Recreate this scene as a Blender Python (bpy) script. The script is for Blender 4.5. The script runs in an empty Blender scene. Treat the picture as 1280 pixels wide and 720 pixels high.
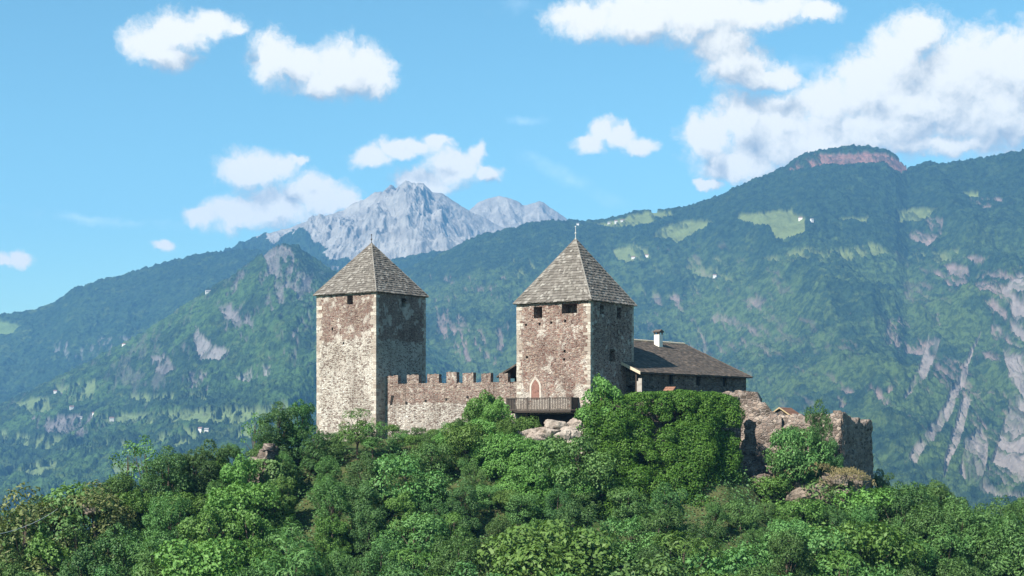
import bpy, bmesh, math, random
import numpy as np
from mathutils import Vector, Matrix

# ------------------------------------------------------------------ camera, sky, sun, exposure
F, CX, HY = 1970.0, 640.0, 535.0            # focal length, centre and horizon of the photograph in its own pixels
sc = bpy.context.scene
COL = sc.collection
cam = bpy.data.cameras.new('camera'); cam_o = bpy.data.objects.new('camera', cam); COL.objects.link(cam_o)
cam.sensor_width = 36; cam.lens = F / 1280 * 36; cam.shift_y = (HY - 360) / 1280
cam.clip_start = 0.5; cam.clip_end = 60000
cam_o.location = (0, 0, 0); cam_o.rotation_euler = (math.radians(90), 0, 0)
sc.camera = cam_o

SUN_AZ, SUN_EL = math.radians(-136.0), math.radians(42)
SUN_DIR = Vector((math.sin(SUN_AZ) * math.cos(SUN_EL), math.cos(SUN_AZ) * math.cos(SUN_EL), math.sin(SUN_EL)))
sun = bpy.data.lights.new('sun', 'SUN'); sun.energy = 5.0; sun.angle = math.radians(0.5); sun.color = (1.0, 0.93, 0.82)
sun_o = bpy.data.objects.new('sun', sun); COL.objects.link(sun_o)
sun_o.rotation_euler = SUN_DIR.to_track_quat('Z', 'Y').to_euler()
SKY_STRENGTH = 0.050
HAZE_DENSITY = 0.82e-4
sc.view_settings.view_transform = 'Standard'; sc.view_settings.look = 'None'
sc.view_settings.exposure = 1.15; sc.view_settings.gamma = 1; sc.view_settings.use_curve_mapping = False
cy = sc.cycles
cy.max_bounces = 5; cy.diffuse_bounces = 1; cy.glossy_bounces = 1; cy.transmission_bounces = 3; cy.volume_bounces = 0
cy.transparent_max_bounces = 4; cy.use_denoising = True; cy.denoiser = 'OPENIMAGEDENOISE'
cy.caustics_reflective = False; cy.caustics_refractive = False
cy.sample_clamp_indirect = 6
sc.render.use_persistent_data = False

# ---- small node language
class G:
    def __init__(s, nt): s.nt = nt
    def n(s, t, **kw):
        nd = s.nt.nodes.new(t)
        for k, v in kw.items(): setattr(nd, k, v)
        return nd
    def put(s, sock, v):
        if hasattr(v, 'links') or isinstance(v, bpy.types.NodeSocket): s.nt.links.new(v, sock)
        else: sock.default_value = v
    def m(s, op, a, b=None, c=None, clamp=False):
        nd = s.n('ShaderNodeMath', operation=op, use_clamp=clamp)
        for i, v in enumerate((a, b, c)):
            if v is not None: s.put(nd.inputs[i], v)
        return nd.outputs[0]
    def v(s, op, a, b=None, out=0):
        nd = s.n('ShaderNodeVectorMath', operation=op); s.put(nd.inputs[0], a)
        if b is not None: s.put(nd.inputs[1], b)
        return nd.outputs[out]
    def scale(s, a, k):
        nd = s.n('ShaderNodeVectorMath', operation='SCALE'); s.put(nd.inputs[0], a); s.put(nd.inputs['Scale'], k); return nd.outputs[0]
    def mix(s, f, a, b, mode='MIX'):
        nd = s.n('ShaderNodeMix', data_type='RGBA', blend_type=mode); nd.clamp_factor = True
        s.put(nd.inputs[0], f)
        for i, x in ((6, a), (7, b)):
            if isinstance(x, (tuple, list)) and len(x) == 3: x = (*x, 1)
            s.put(nd.inputs[i], x)
        return nd.outputs[2]
    def step(s, x, a, b, lo=0.0, hi=1.0, kind='SMOOTHSTEP'):
        nd = s.n('ShaderNodeMapRange', interpolation_type=kind); nd.clamp = True
        for k, val in (('Value', x), ('From Min', a), ('From Max', b), ('To Min', lo), ('To Max', hi)): s.put(nd.inputs[k], val)
        return nd.outputs[0]
    def noise(s, vec, scale, detail=4, rough=0.55, out='Fac', dist=0.0):
        nd = s.n('ShaderNodeTexNoise'); nd.inputs['Scale'].default_value = scale; nd.inputs['Detail'].default_value = detail
        nd.inputs['Roughness'].default_value = rough; nd.inputs['Distortion'].default_value = dist
        if vec is not None: s.put(nd.inputs['Vector'], vec)
        return nd.outputs[out]
    def voro(s, vec, scale, feature='F1', out='Distance', rnd=1.0):
        nd = s.n('ShaderNodeTexVoronoi', feature=feature); nd.inputs['Scale'].default_value = scale; nd.inputs['Randomness'].default_value = rnd
        s.put(nd.inputs['Vector'], vec); return nd.outputs[out]
    def ramp(s, f, stops, interp='LINEAR'):
        nd = s.n('ShaderNodeValToRGB'); cr = nd.color_ramp; cr.interpolation = interp
        while len(cr.elements) < len(stops): cr.elements.new(0.5)
        for e, (p, c) in zip(cr.elements, stops): e.position = p; e.color = (*c, 1)
        s.put(nd.inputs[0], f); return nd.outputs[0]
    def bump(s, h, strength, dist):
        nd = s.n('ShaderNodeBump'); nd.inputs['Strength'].default_value = strength; nd.inputs['Distance'].default_value = dist
        s.put(nd.inputs['Height'], h); return nd.outputs[0]

def ang(px, py):                              # a pixel as a direction: azimuth and elevation
    x, z = (px - CX) / F, (HY - py) / F
    return math.atan2(x, 1), math.atan2(z, math.hypot(x, 1))

# ---- world: Nishita sky with cumulus clouds laid out by azimuth and elevation
CLOUDS = [(185,54,36,25),(222,40,46,24),(262,34,42,17),(215,74,30,15),(296,38,13,10),
 (346,72,38,32),(378,86,46,28),(430,86,54,34),(468,96,30,27),(404,104,34,22),
 (312,212,44,24),(345,210,32,16),(374,204,14,6),
 (252,270,22,11),(296,268,46,23),(344,260,56,28),(396,242,46,25),(430,250,24,16),
 (464,196,28,15),(508,187,46,14),(546,178,20,9),
 (528,228,40,16),(568,210,38,24),(596,194,15,14),(612,217,20,10),
 (205,308,18,8),(6,326,14,8),(28,324,15,8),
 (736,180,28,12),(752,164,20,15),(776,170,24,15),(802,182,24,11),
 (735,26,56,24),(800,18,80,32),(880,18,90,36),(960,14,70,22),(1020,16,34,12),(905,56,44,30),(925,84,50,28),(965,98,36,17),
 (1146,40,34,30),(1120,70,48,40),(1085,100,52,40),(1030,126,50,32),(975,150,48,34),(925,150,38,34),(886,172,36,32),(868,168,14,28),
 (1200,92,84,56),(1266,80,76,46),(1335,100,110,70),(1130,125,120,58),(1230,130,120,58),(1000,180,120,34),(925,206,62,22),(1090,160,140,34),(1180,182,90,12),(885,231,22,7)]
WISPS = [(640,8,40,13,0),(1010,78,26,14,0),(660,199,20,9,0),(712,224,90,14,-24),(110,272,130,7,-3),(160,276,90,5,2),(660,150,30,8,0),(1025,205,60,12,0)]

world = bpy.data.worlds.new('World'); sc.world = world; world.use_nodes = True
def cloud_group():
    gt = bpy.data.node_groups.new('cloud_field', 'ShaderNodeTree')
    gt.interface.new_socket('Vector', in_out='INPUT', socket_type='NodeSocketVector')
    gt.interface.new_socket('Field', in_out='OUTPUT', socket_type='NodeSocketFloat')
    g = G(gt); gi = g.n('NodeGroupInput'); go = g.n('NodeGroupOutput')
    P = gi.outputs[0]
    acc = None
    for (x, y, rx, ry) in CLOUDS:
        a, e = ang(x, y)
        d = g.v('MULTIPLY', g.v('SUBTRACT', P, (a * F, e * F, 0)), (1 / (rx * 1.12), 1 / (ry * 1.18), 0))
        f = g.m('SUBTRACT', 1.0, g.v('LENGTH', d, out=1))
        acc = f if acc is None else g.m('SMOOTH_MAX', acc, f, 0.18)
    gt.links.new(acc, go.inputs[0]); return gt
def build_world():
    nt = world.node_tree; nt.nodes.clear(); g = G(nt)
    out = g.n('ShaderNodeOutputWorld'); bg = g.n('ShaderNodeBackground'); bg.inputs['Strength'].default_value = SKY_STRENGTH
    sky = g.n('ShaderNodeTexSky', sky_type='NISHITA'); sky.sun_disc = False; sky.sun_elevation = SUN_EL; sky.sun_rotation = SUN_AZ
    sky.altitude = 400; sky.air_density = 1.0; sky.dust_density = 0.6; sky.ozone_density = 1.0
    skyc = g.mix(1.0, sky.outputs[0], (1.30, 1.76, 1.62), 'MULTIPLY')
    hs = g.n('ShaderNodeHueSaturation'); hs.inputs['Saturation'].default_value = 1.09; hs.inputs['Value'].default_value = 0.90; g.put(hs.inputs['Color'], skyc); skyc = hs.outputs[0]
    d = g.n('ShaderNodeTexCoord').outputs['Generated']
    sep = g.n('ShaderNodeSeparateXYZ'); nt.links.new(d, sep.inputs[0]); x, y, z = sep.outputs
    az = g.m('MULTIPLY', g.m('ARCTAN2', x, y), F); el = g.m('MULTIPLY', g.m('ARCSINE', z), F)
    cmb = g.n('ShaderNodeCombineXYZ'); nt.links.new(az, cmb.inputs[0]); nt.links.new(el, cmb.inputs[1]); P = cmb.outputs[0]
    def c2(vec, sc_, det, ro): return g.scale(g.v('SUBTRACT', g.noise(vec, sc_, det, ro, 'Color'), (0.5, 0.5, 0.5)), 1.0)
    warp = g.v('ADD', P, g.scale(c2(P, 1 / 48, 7, 0.62), 38.0))
    gt = cloud_group()
    def field(vec):
        n = g.n('ShaderNodeGroup'); n.node_tree = gt; g.put(n.inputs[0], vec); return n.outputs[0]
    fine = g.m('SUBTRACT', g.noise(warp, 1 / 26, 10, 0.66), 0.5)
    def fullf(vec, nz): return g.m('ADD', field(vec), g.m('MULTIPLY', nz, 1.05))
    f0 = fullf(warp, fine)
    off = (-18.0, 36.0, 0.0)
    fine1 = g.m('SUBTRACT', g.noise(g.v('ADD', warp, (-5.0, 9.0, 0.0)), 1 / 26, 6, 0.6), 0.5)
    f1 = field(g.v('ADD', warp, off))
    f0 = g.m('ADD', f0, g.m('MULTIPLY', g.m('SUBTRACT', g.noise(warp, 1 / 9, 6, 0.7), 0.5), 0.45))
    alpha = g.step(f0, -0.10, 0.52)
    lit = g.step(g.m('SUBTRACT', field(warp), f1), -0.72, 0.55, 0, 1, 'LINEAR')
    billow = g.m('SUBTRACT', fine, fine1)
    bright = g.m('ADD', g.m('MULTIPLY_ADD', lit, 0.75, 0.12), g.m('MULTIPLY', billow, 0.8))
    bright = g.m('SUBTRACT', bright, g.m('MULTIPLY', g.step(g.noise(P, 1 / 90, 4, 0.5), 0.4, 0.8), 0.14), clamp=True)
    K = 0.80 / SKY_STRENGTH
    ccol = g.mix(g.step(bright, 0.05, 0.75), (0.27 * K, 0.30 * K, 0.33 * K), (0.71 * K, 0.68 * K, 0.60 * K))
    wacc = None
    for (px, py, rx, ry, rot) in WISPS:
        a, e = ang(px, py); r = math.radians(rot)
        dd = g.v('SUBTRACT', warp, (a * F, e * F, 0))
        u = g.m('DIVIDE', g.v('DOT_PRODUCT', dd, (math.cos(r), math.sin(r), 0), out=1), rx)
        w = g.m('DIVIDE', g.v('DOT_PRODUCT', dd, (-math.sin(r), math.cos(r), 0), out=1), ry)
        q = g.m('SUBTRACT', 1.0, g.m('SQRT', g.m('ADD', g.m('MULTIPLY', u, u), g.m('MULTIPLY', w, w))), clamp=True)
        wacc = q if wacc is None else g.m('MAXIMUM', wacc, q)
    wa = g.m('MULTIPLY', g.m('MULTIPLY', wacc, 0.28), g.step(g.noise(P, 1 / 60, 6, 0.6), 0.3, 0.75), clamp=True)
    c = g.mix(wa, skyc, (0.92 * K, 0.97 * K, 1.0 * K))
    c = g.mix(alpha, c, ccol)
    nt.links.new(c, bg.inputs['Color']); nt.links.new(bg.outputs[0], out.inputs['Surface'])
build_world()
world.cycles.sampling_method = 'MANUAL'; world.cycles.sample_map_resolution = 512

# ------------------------------------------------------------------ helpers
rng = np.random.default_rng(7); random.seed(7)
def P3(px, py, Y): return ((px - CX) / F * Y, Y, (HY - py) / F * Y)
def hash2(ix, iy, seed):
    h = (ix.astype(np.int64) * 374761393 + iy.astype(np.int64) * 668265263 + seed * 1442695041) & 0xffffffff
    h = ((h ^ (h >> 13)) * 1274126177) & 0xffffffff
    return ((h ^ (h >> 16)) & 0xffff) / 65535.0
def vnoise(x, y, seed=0):
    ix, iy = np.floor(x), np.floor(y); fx, fy = x - ix, y - iy
    fx = fx * fx * fx * (fx * (fx * 6 - 15) + 10); fy = fy * fy * fy * (fy * (fy * 6 - 15) + 10)
    a, b = hash2(ix, iy, seed), hash2(ix + 1, iy, seed); c, d = hash2(ix, iy + 1, seed), hash2(ix + 1, iy + 1, seed)
    return (a + (b - a) * fx) * (1 - fy) + (c + (d - c) * fx) * fy
def fbm(x, y, oct=5, seed=0, gain=0.5):
    s, a, t = 0, 1, 0
    for o in range(oct):
        s = s + a * vnoise(x * 2 ** o + 17.3 * o, y * 2 ** o - 9.1 * o, seed + o); t += a; a *= gain
    return s / t
def ridged(x, y, oct=5, seed=0, gain=0.5):
    s, a, t = 0, 1, 0
    for o in range(oct):
        s = s + a * (1 - np.abs(2 * vnoise(x * 2 ** o + 31.7 * o, y * 2 ** o + 3.3 * o, seed + o) - 1)); t += a; a *= gain
    return s / t
def inpoly(px, py, poly):
    poly = np.asarray(poly, float); r = np.zeros(px.shape, bool)
    box = (px >= poly[:, 0].min()) & (px <= poly[:, 0].max()) & (py >= poly[:, 1].min()) & (py <= poly[:, 1].max())
    x, y = px[box], py[box]; ins = np.zeros(x.shape, bool)
    for (x0, y0), (x1, y1) in zip(poly, np.roll(poly, -1, 0)):
        if y0 == y1: continue
        ins ^= ((y0 > y) != (y1 > y)) & (x < (x1 - x0) * (y - y0) / (y1 - y0) + x0)
    r[box] = ins; return r
def np_mesh(name, V, Q, smooth=False):
    V = np.asarray(V, np.float32); Q = np.asarray(Q, np.int32); k = Q.shape[1]
    me = bpy.data.meshes.new(name); me.vertices.add(len(V)); me.vertices.foreach_set('co', V.ravel())
    me.loops.add(Q.size); me.loops.foreach_set('vertex_index', Q.ravel())
    me.polygons.add(len(Q)); me.polygons.foreach_set('loop_start', np.arange(0, Q.size, k, dtype=np.int32))
    if smooth: me.polygons.foreach_set('use_smooth', np.ones(len(Q), bool))
    me.update(calc_edges=True); return me
def grid_quads(nr, nc):
    i = np.arange(nr * nc).reshape(nr, nc)
    return np.stack([i[:-1, :-1], i[:-1, 1:], i[1:, 1:], i[1:, :-1]], -1).reshape(-1, 4)
def obj(name, me, mat, parent=None):
    o = bpy.data.objects.new(name, me); COL.objects.link(o)
    if mat is not None:
        me.materials.clear(); me.materials.append(mat)
    if parent is not None: o.parent = parent
    return o
def tag(o, label=None, cat=None, group=None, kind=None):
    for k, v in (('label', label), ('category', cat), ('group', group), ('kind', kind)):
        if v: o[k] = v
    return o
def thing(name, label, cat, loc, rz=0.0, group=None):
    o = bpy.data.objects.new(name, None); COL.objects.link(o); o.empty_display_size = 0.5
    o.location = loc; o.rotation_euler = (0, 0, rz); return tag(o, label, cat, group)
class MB:                                     # collects boxes, tubes, panels; builds ONE mesh
    def __init__(s): s.V, s.F = [], []
    def add(s, vs, fs):
        b = len(s.V); s.V += [tuple(v) for v in vs]; s.F += [tuple(b + i for i in f) for f in fs]
    def box(s, x0, x1, y0, y1, z0, z1):
        s.hexa([(x0,y0,z0),(x1,y0,z0),(x1,y1,z0),(x0,y1,z0),(x0,y0,z1),(x1,y0,z1),(x1,y1,z1),(x0,y1,z1)])
    def hexa(s, v): s.add(v, [(3,2,1,0),(4,5,6,7),(0,1,5,4),(1,2,6,5),(2,3,7,6),(3,0,4,7)])
    def prism(s, poly, axis, a, b):           # polygon (2-D) swept along an axis
        n = len(poly)
        def pt(p, w): return {'x': (w, p[0], p[1]), 'y': (p[0], w, p[1]), 'z': (p[0], p[1], w)}[axis]
        s.add([pt(p, a) for p in poly] + [pt(p, b) for p in poly],
              [tuple(range(n))[::-1], tuple(range(n, 2 * n))] + [(i, (i + 1) % n, n + (i + 1) % n, n + i) for i in range(n)])
    def tube(s, pts, rad, n=7):
        pts = [Vector(p) for p in pts]; rings = []
        for i, p in enumerate(pts):
            d = (pts[min(i + 1, len(pts) - 1)] - pts[max(i - 1, 0)]).normalized()
            a = d.orthogonal().normalized(); b = d.cross(a); r = rad[i] if isinstance(rad, (list, tuple)) else rad
            rings.append([p + (a * math.cos(t) + b * math.sin(t)) * r for t in [2 * math.pi * k / n for k in range(n)]])
        vs = [v for r in rings for v in r]; fs = []
        for i in range(len(pts) - 1):
            for k in range(n): fs.append((i*n+k, i*n+(k+1) % n, (i+1)*n+(k+1) % n, (i+1)*n+k))
        fs += [tuple(range(n))[::-1], tuple(range((len(pts)-1)*n, len(pts)*n))]
        s.add(vs, fs)
    def panel(s, o, u, v, W, H, holes, depth):  # wall sheet with real recesses; outward normal = u x v
        o, u, v = Vector(o), Vector(u), Vector(v); nrm = u.cross(v)
        xs = sorted({0, W, *[h[0] for h in holes], *[h[1] for h in holes]}); ys = sorted({0, H, *[h[2] for h in holes], *[h[3] for h in holes]})
        P = lambda a, b, d=0: o + u * a + v * b - nrm * d
        for i in range(len(xs) - 1):
            for j in range(len(ys) - 1):
                cx_, cy_ = (xs[i] + xs[i+1]) / 2, (ys[j] + ys[j+1]) / 2
                if any(h[0] < cx_ < h[1] and h[2] < cy_ < h[3] for h in holes): continue
                s.add([P(xs[i], ys[j]), P(xs[i+1], ys[j]), P(xs[i+1], ys[j+1]), P(xs[i], ys[j+1])], [(0, 1, 2, 3)])
        for (a, b, c, d) in holes:
            dp = min(depth, 6 * min(b - a, d - c))
            f = [P(a, c), P(b, c), P(b, d), P(a, d)]; k = [P(a, c, dp), P(b, c, dp), P(b, d, dp), P(a, d, dp)]
            s.add(f + k, [(0, 4, 5, 1), (1, 5, 6, 2), (2, 6, 7, 3), (3, 7, 4, 0), (4, 7, 6, 5)])
    def build(s, name, mat, parent=None, smooth=False):
        me = bpy.data.meshes.new(name); me.from_pydata(s.V, [], s.F); me.update()
        if smooth: me.polygons.foreach_set('use_smooth', np.ones(len(me.polygons), bool))
        return obj(name, me, mat, parent)

# ------------------------------------------------------------------ materials
def mat(name, fn):
    m = bpy.data.materials.new(name); m.use_nodes = True; nt = m.node_tree; nt.nodes.clear()
    g = G(nt); out = g.n('ShaderNodeOutputMaterial'); fn(g, out); return m
def diffuse(g, out, col, rough=0.9, normal=None, spec=0.15):
    b = g.n('ShaderNodeBsdfPrincipled'); g.put(b.inputs['Base Color'], (*col, 1) if isinstance(col, tuple) else col)
    b.inputs['Roughness'].default_value = rough; b.inputs['Specular IOR Level'].default_value = spec
    if normal is not None: g.nt.links.new(normal, b.inputs['Normal'])
    g.nt.links.new(b.outputs[0], out.inputs['Surface']); return b
def ocoord(g): return g.n('ShaderNodeTexCoord').outputs['Object']
def pos(g): return g.n('ShaderNodeNewGeometry').outputs['Position']

STONES = [(0.0, (0.087, 0.050, 0.044)), (0.22, (0.174, 0.098, 0.080)), (0.45, (0.242, 0.154, 0.127)), (0.62, (0.188, 0.147, 0.134)), (0.8, (0.296, 0.215, 0.174)), (1.0, (0.376, 0.315, 0.256))]
PALE = [(0.0, (0.172, 0.124, 0.110)), (0.2, (0.327, 0.272, 0.233)), (0.5, (0.451, 0.405, 0.357)), (0.8, (0.513, 0.473, 0.420)), (1.0, (0.559, 0.536, 0.489))]
GREYST = [(0.0, (0.051, 0.044, 0.037)), (0.3, (0.101, 0.084, 0.073)), (0.6, (0.153, 0.126, 0.112)), (0.85, (0.188, 0.157, 0.132)), (1.0, (0.233, 0.208, 0.182))]
def masonry(name, upper, lower=None, zsplit=0.0, mortar=(0.490, 0.443, 0.387), mort_w=(0.05, 0.13), plaster=0.0, sx=3.0, sz=6.4, bump=0.9, plz=None, upper_mort=None):
    def fn(g, out):
        c = ocoord(g)
        w = g.v('ADD', c, g.scale(g.v('SUBTRACT', g.noise(c, 1.6, 3, 0.5, 'Color'), (0.5, 0.5, 0.5)), 0.22))
        s = g.v('MULTIPLY', w, (sx, sx, sz))
        rnd = g.n('ShaderNodeSeparateColor'); g.nt.links.new(g.voro(s, 1.0, 'F1', 'Color', 0.9), rnd.inputs[0]); r = rnd.outputs[0]; r2 = rnd.outputs[1]
        edge = g.voro(s, 1.0, 'DISTANCE_TO_EDGE', 'Distance', 0.9)
        big = g.noise(c, 0.35, 5, 0.6); mid = g.noise(c, 1.3, 4, 0.6)
        rr = g.m('ADD', r, g.m('MULTIPLY', g.m('SUBTRACT', big, 0.5), 0.9), clamp=True)
        cu = g.ramp(rr, upper)
        mcol_u = mortar if upper_mort is None else upper_mort
        mw = g.m('ADD', mort_w[1], g.m('MULTIPLY', g.m('SUBTRACT', mid, 0.5), 0.25))
        mm = g.step(edge, mort_w[0], mw, 1.0, 0.0)
        cu = g.mix(mm, cu, mcol_u)
        sepz = g.n('ShaderNodeSeparateXYZ'); g.nt.links.new(c, sepz.inputs[0]); z = sepz.outputs[2]
        if lower is not None:
            cl = g.ramp(rr, lower); cl = g.mix(mm, cl, mortar)
            # dark joints showing as gaps in the pale rubble
            cl = g.mix(g.m('MULTIPLY', g.step(r2, 0.74, 0.80), g.step(edge, 0.05, 0.12)), cl, (0.16, 0.115, 0.10))
            zz = g.m('ADD', z, g.m('MULTIPLY', g.m('SUBTRACT', g.noise(c, 0.9, 4, 0.6), 0.5), 1.6))
            cu = g.mix(g.step(zz, zsplit - 0.12, zsplit + 0.12), cl, cu)
        if plaster > 0:
            pf = g.noise(c, 0.55, 6, 0.65)
            th = 0.62 - plaster * 0.25
            if plz is not None:                # remains of render, thicker low on the wall
                pf = g.m('ADD', pf, g.step(z, plz[0], plz[1], 0.26, 0.0, 'LINEAR'))
            cu = g.mix(g.step(pf, th, th + 0.05, 0.0, 0.85), cu, (0.56, 0.51, 0.455))
        stain = g.step(g.noise(g.v('MULTIPLY', c, (1.4, 1.4, 0.16)), 0.8, 5, 0.65), 0.45, 0.75)
        cu = g.mix(g.m('MULTIPLY', stain, 0.5), cu, (0.15, 0.115, 0.10))
        cu = g.mix(g.m('MULTIPLY', g.step(g.noise(c, 0.22, 4, 0.6), 0.42, 0.66), 0.6), cu, g.mix(1.0, cu, (0.62, 0.58, 0.56), 'MULTIPLY'))
        h = g.m('ADD', g.step(edge, 0.0, 0.16), g.m('MULTIPLY', g.m('ADD', r, g.noise(c, 9, 3)), 0.35))
        diffuse(g, out, cu, 0.95, g.bump(h, bump, 0.09), 0.05)
    return mat(name, fn)
M_TOWER_L = masonry('rubble_two_tone', STONES, PALE, zsplit=11.5, mortar=(0.56, 0.52, 0.465), upper_mort=(0.368, 0.299, 0.262), mort_w=(0.06, 0.15), plaster=0.30)
M_TOWER_R = masonry('rubble_reddish', [(p, (a*1.08, b*1.0, c*0.98)) for p, (a, b, c) in STONES], mortar=(0.387, 0.325, 0.285), mort_w=(0.05, 0.12), plaster=0.21, plz=(1.5, 6.0))
M_WALL = masonry('rubble_battlement', STONES, PALE, zsplit=3.2, mortar=(0.490, 0.447, 0.411), upper_mort=(0.368, 0.308, 0.271), mort_w=(0.05, 0.15), plaster=0.1)
M_GREY = masonry('rubble_grey', GREYST, mortar=(0.158, 0.138, 0.122), mort_w=(0.04, 0.12), plaster=0.0, sx=2.0, sz=3.2)
M_RUIN = masonry('rubble_ruin', [(p, (a*1.5, b*1.42, c*1.38)) for p, (a, b, c) in GREYST], mortar=(0.261, 0.225, 0.201), mort_w=(0.04, 0.12), plaster=0.0, sx=1.8, sz=2.6, bump=1.0)
M_QUOIN = mat('quoin_stone', lambda g, out: diffuse(g, out, g.mix(g.step(g.noise(ocoord(g), 5, 5, 0.65), 0.35, 0.75),
    g.ramp(g.n('ShaderNodeNewGeometry').outputs['Random Per Island'], [(0, (0.28, 0.23, 0.195)), (0.5, (0.42, 0.37, 0.32)), (1, (0.53, 0.49, 0.43))]), (0.22, 0.18, 0.15)), 0.9, g.bump(g.noise(ocoord(g), 8, 5), 0.6, 0.04)))
M_PLASTER = mat('old_plaster', lambda g, out: diffuse(g, out, g.mix(g.step(g.noise(ocoord(g), 2.5, 6, 0.65), 0.4, 0.7), (0.47, 0.42, 0.37), (0.32, 0.265, 0.23)), 0.9, g.bump(g.noise(ocoord(g), 5, 5), 0.5, 0.04)))
def shingle_mat(name, stops, moss):
    def fn(g, out):
        c = ocoord(g); r = g.n('ShaderNodeNewGeometry').outputs['Random Per Island']
        col = g.ramp(r, stops)
        col = g.mix(g.m('MULTIPLY', g.step(g.noise(c, 0.7, 5, 0.65), 0.45, 0.75), 0.5), col, moss)
        col = g.mix(g.m('MULTIPLY', g.noise(g.v('MULTIPLY', c, (9, 9, 3)), 2.0, 4, 0.7), 0.55), col, (0.10, 0.09, 0.08))
        diffuse(g, out, col, 0.85, g.bump(g.noise(g.v('MULTIPLY', c, (12, 12, 3)), 2.0, 3), 0.5, 0.02), 0.2)
    return mat(name, fn)
M_SHINGLE = shingle_mat('weathered_shingle', [(0, (0.095, 0.083, 0.074)), (0.4, (0.152, 0.136, 0.122)), (0.8, (0.21, 0.192, 0.172)), (1, (0.32, 0.30, 0.275))], (0.085, 0.08, 0.065))
M_TILE = shingle_mat('old_brown_tile', [(0, (0.045, 0.035, 0.03)), (0.45, (0.072, 0.056, 0.047)), (0.85, (0.11, 0.085, 0.07)), (1, (0.19, 0.14, 0.105))], (0.10, 0.09, 0.075))
def plain(name, col, rough=0.8, var=0.35, scale=4.0, dark=None, grain=(1, 1, 1), spec=0.2):
    dk = dark or tuple(c * 0.5 for c in col)
    return mat(name, lambda g, out: diffuse(g, out, g.mix(g.m('MULTIPLY', g.step(g.noise(g.v('MULTIPLY', ocoord(g), grain), scale, 6, 0.65), 0.35, 0.75), min(1, var * 2)), col, dk), rough,
                                            g.bump(g.noise(g.v('MULTIPLY', ocoord(g), grain), scale * 2, 4), 0.4, 0.02), spec))
M_OLDWOOD = plain('grey_weathered_wood', (0.085, 0.070, 0.060), grain=(6, 6, 1))
M_DARKWOOD = plain('dark_wood', (0.05, 0.04, 0.033), grain=(6, 6, 1))
M_FASCIA = plain('pale_fascia_board', (0.55, 0.47, 0.36), grain=(1, 1, 6))
M_REDDOOR = plain('faded_red_door', (0.24, 0.125, 0.10), var=0.45)
M_IRON = plain('dark_iron', (0.05, 0.045, 0.045), 0.5)
M_ZINC = plain('pale_zinc', (0.55, 0.55, 0.55), 0.4)
M_CHIM = plain('white_chimney_plaster', (0.74, 0.70, 0.64), var=0.2)
M_REDTILE = plain('reddish_clay_tile', (0.24, 0.125, 0.085), scale=5)
M_ROOFYELLOW = plain('ochre_roof_board', (0.44, 0.34, 0.20), scale=5)
M_DARKIN = plain('dark_opening_shade', (0.02, 0.018, 0.017))  # near-black colour standing in for the shade inside openings
M_BARK = plain('bark', (0.11, 0.085, 0.065), 0.95, 0.4, 5, grain=(4, 4, 1))
def rockmat(name, a, b, c_):
    def fn(g, out):
        p = ocoord(g); n = g.noise(p, 0.55, 7, 0.65); n2 = g.noise(p, 3.0, 6, 0.65)
        col = g.mix(g.step(n, 0.35, 0.65), a, b); col = g.mix(g.m('MULTIPLY', g.step(n2, 0.5, 0.72), 0.8), col, c_)
        h = g.m('ADD', g.m('MULTIPLY', g.voro(g.v('ADD', p, g.scale(g.noise(p, 1.5, 3, 0.5, 'Color'), 0.5)), 1.4, 'F1'), 0.8), g.m('MULTIPLY', n2, 0.7))
        diffuse(g, out, col, 0.95, g.bump(h, 0.9, 0.3), 0.05)
    return mat(name, fn)
M_ROCK = rockmat('hill_rock', (0.16, 0.125, 0.10), (0.25, 0.205, 0.17), (0.085, 0.068, 0.055))
M_ROCKPALE = rockmat('pale_rock', (0.27, 0.215, 0.185), (0.38, 0.33, 0.29), (0.14, 0.105, 0.09))
def leafmat(name, a, b, c_, objvar=0.25, trans=0.22):
    def fn(g, out):
        geo = g.n('ShaderNodeNewGeometry'); oi = g.n('ShaderNodeObjectInfo').outputs['Random']
        col = g.ramp(geo.outputs['Random Per Island'], [(0, a), (0.5, b), (1, c_)])
        big = g.noise(geo.outputs['Position'], 0.16, 3, 0.5)
        col = g.mix(g.m('MULTIPLY', g.step(big, 0.42, 0.66), 0.55), col, c_)
        hsv = g.n('ShaderNodeHueSaturation'); g.put(hsv.inputs['Color'], col)
        g.put(hsv.inputs['Hue'], g.m('MULTIPLY_ADD', oi, 0.03, 0.487)); g.put(hsv.inputs['Value'], g.m('MULTIPLY_ADD', oi, objvar * 2, 1 - objvar * 0.8)); hsv.inputs['Saturation'].default_value = 1.0
        col = hsv.outputs[0]
        d = g.n('ShaderNodeBsdfPrincipled'); g.put(d.inputs['Base Color'], col); d.inputs['Roughness'].default_value = 0.55; d.inputs['Specular IOR Level'].default_value = 0.25
        t = g.n('ShaderNodeBsdfTranslucent'); g.put(t.inputs['Color'], g.mix(1.0, col, (1.25, 1.35, 0.55), 'MULTIPLY'))
        mx = g.n('ShaderNodeMixShader'); mx.inputs[0].default_value = trans
        g.nt.links.new(d.outputs[0], mx.inputs[1]); g.nt.links.new(t.outputs[0], mx.inputs[2]); g.nt.links.new(mx.outputs[0], out.inputs['Surface'])
    return mat(name, fn)
L_DARK = leafmat('leaf_dark', (0.035, 0.083, 0.028), (0.056, 0.125, 0.039), (0.093, 0.177, 0.055))
L_MID = leafmat('leaf_mid', (0.048, 0.110, 0.031), (0.078, 0.164, 0.046), (0.124, 0.224, 0.067))
L_BRIGHT = leafmat('leaf_bright', (0.058, 0.130, 0.028), (0.091, 0.186, 0.039), (0.135, 0.244, 0.057), 0.25)
L_IVY = leafmat('leaf_ivy', (0.035, 0.095, 0.014), (0.059, 0.146, 0.020), (0.092, 0.190, 0.025), 0.15)
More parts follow.
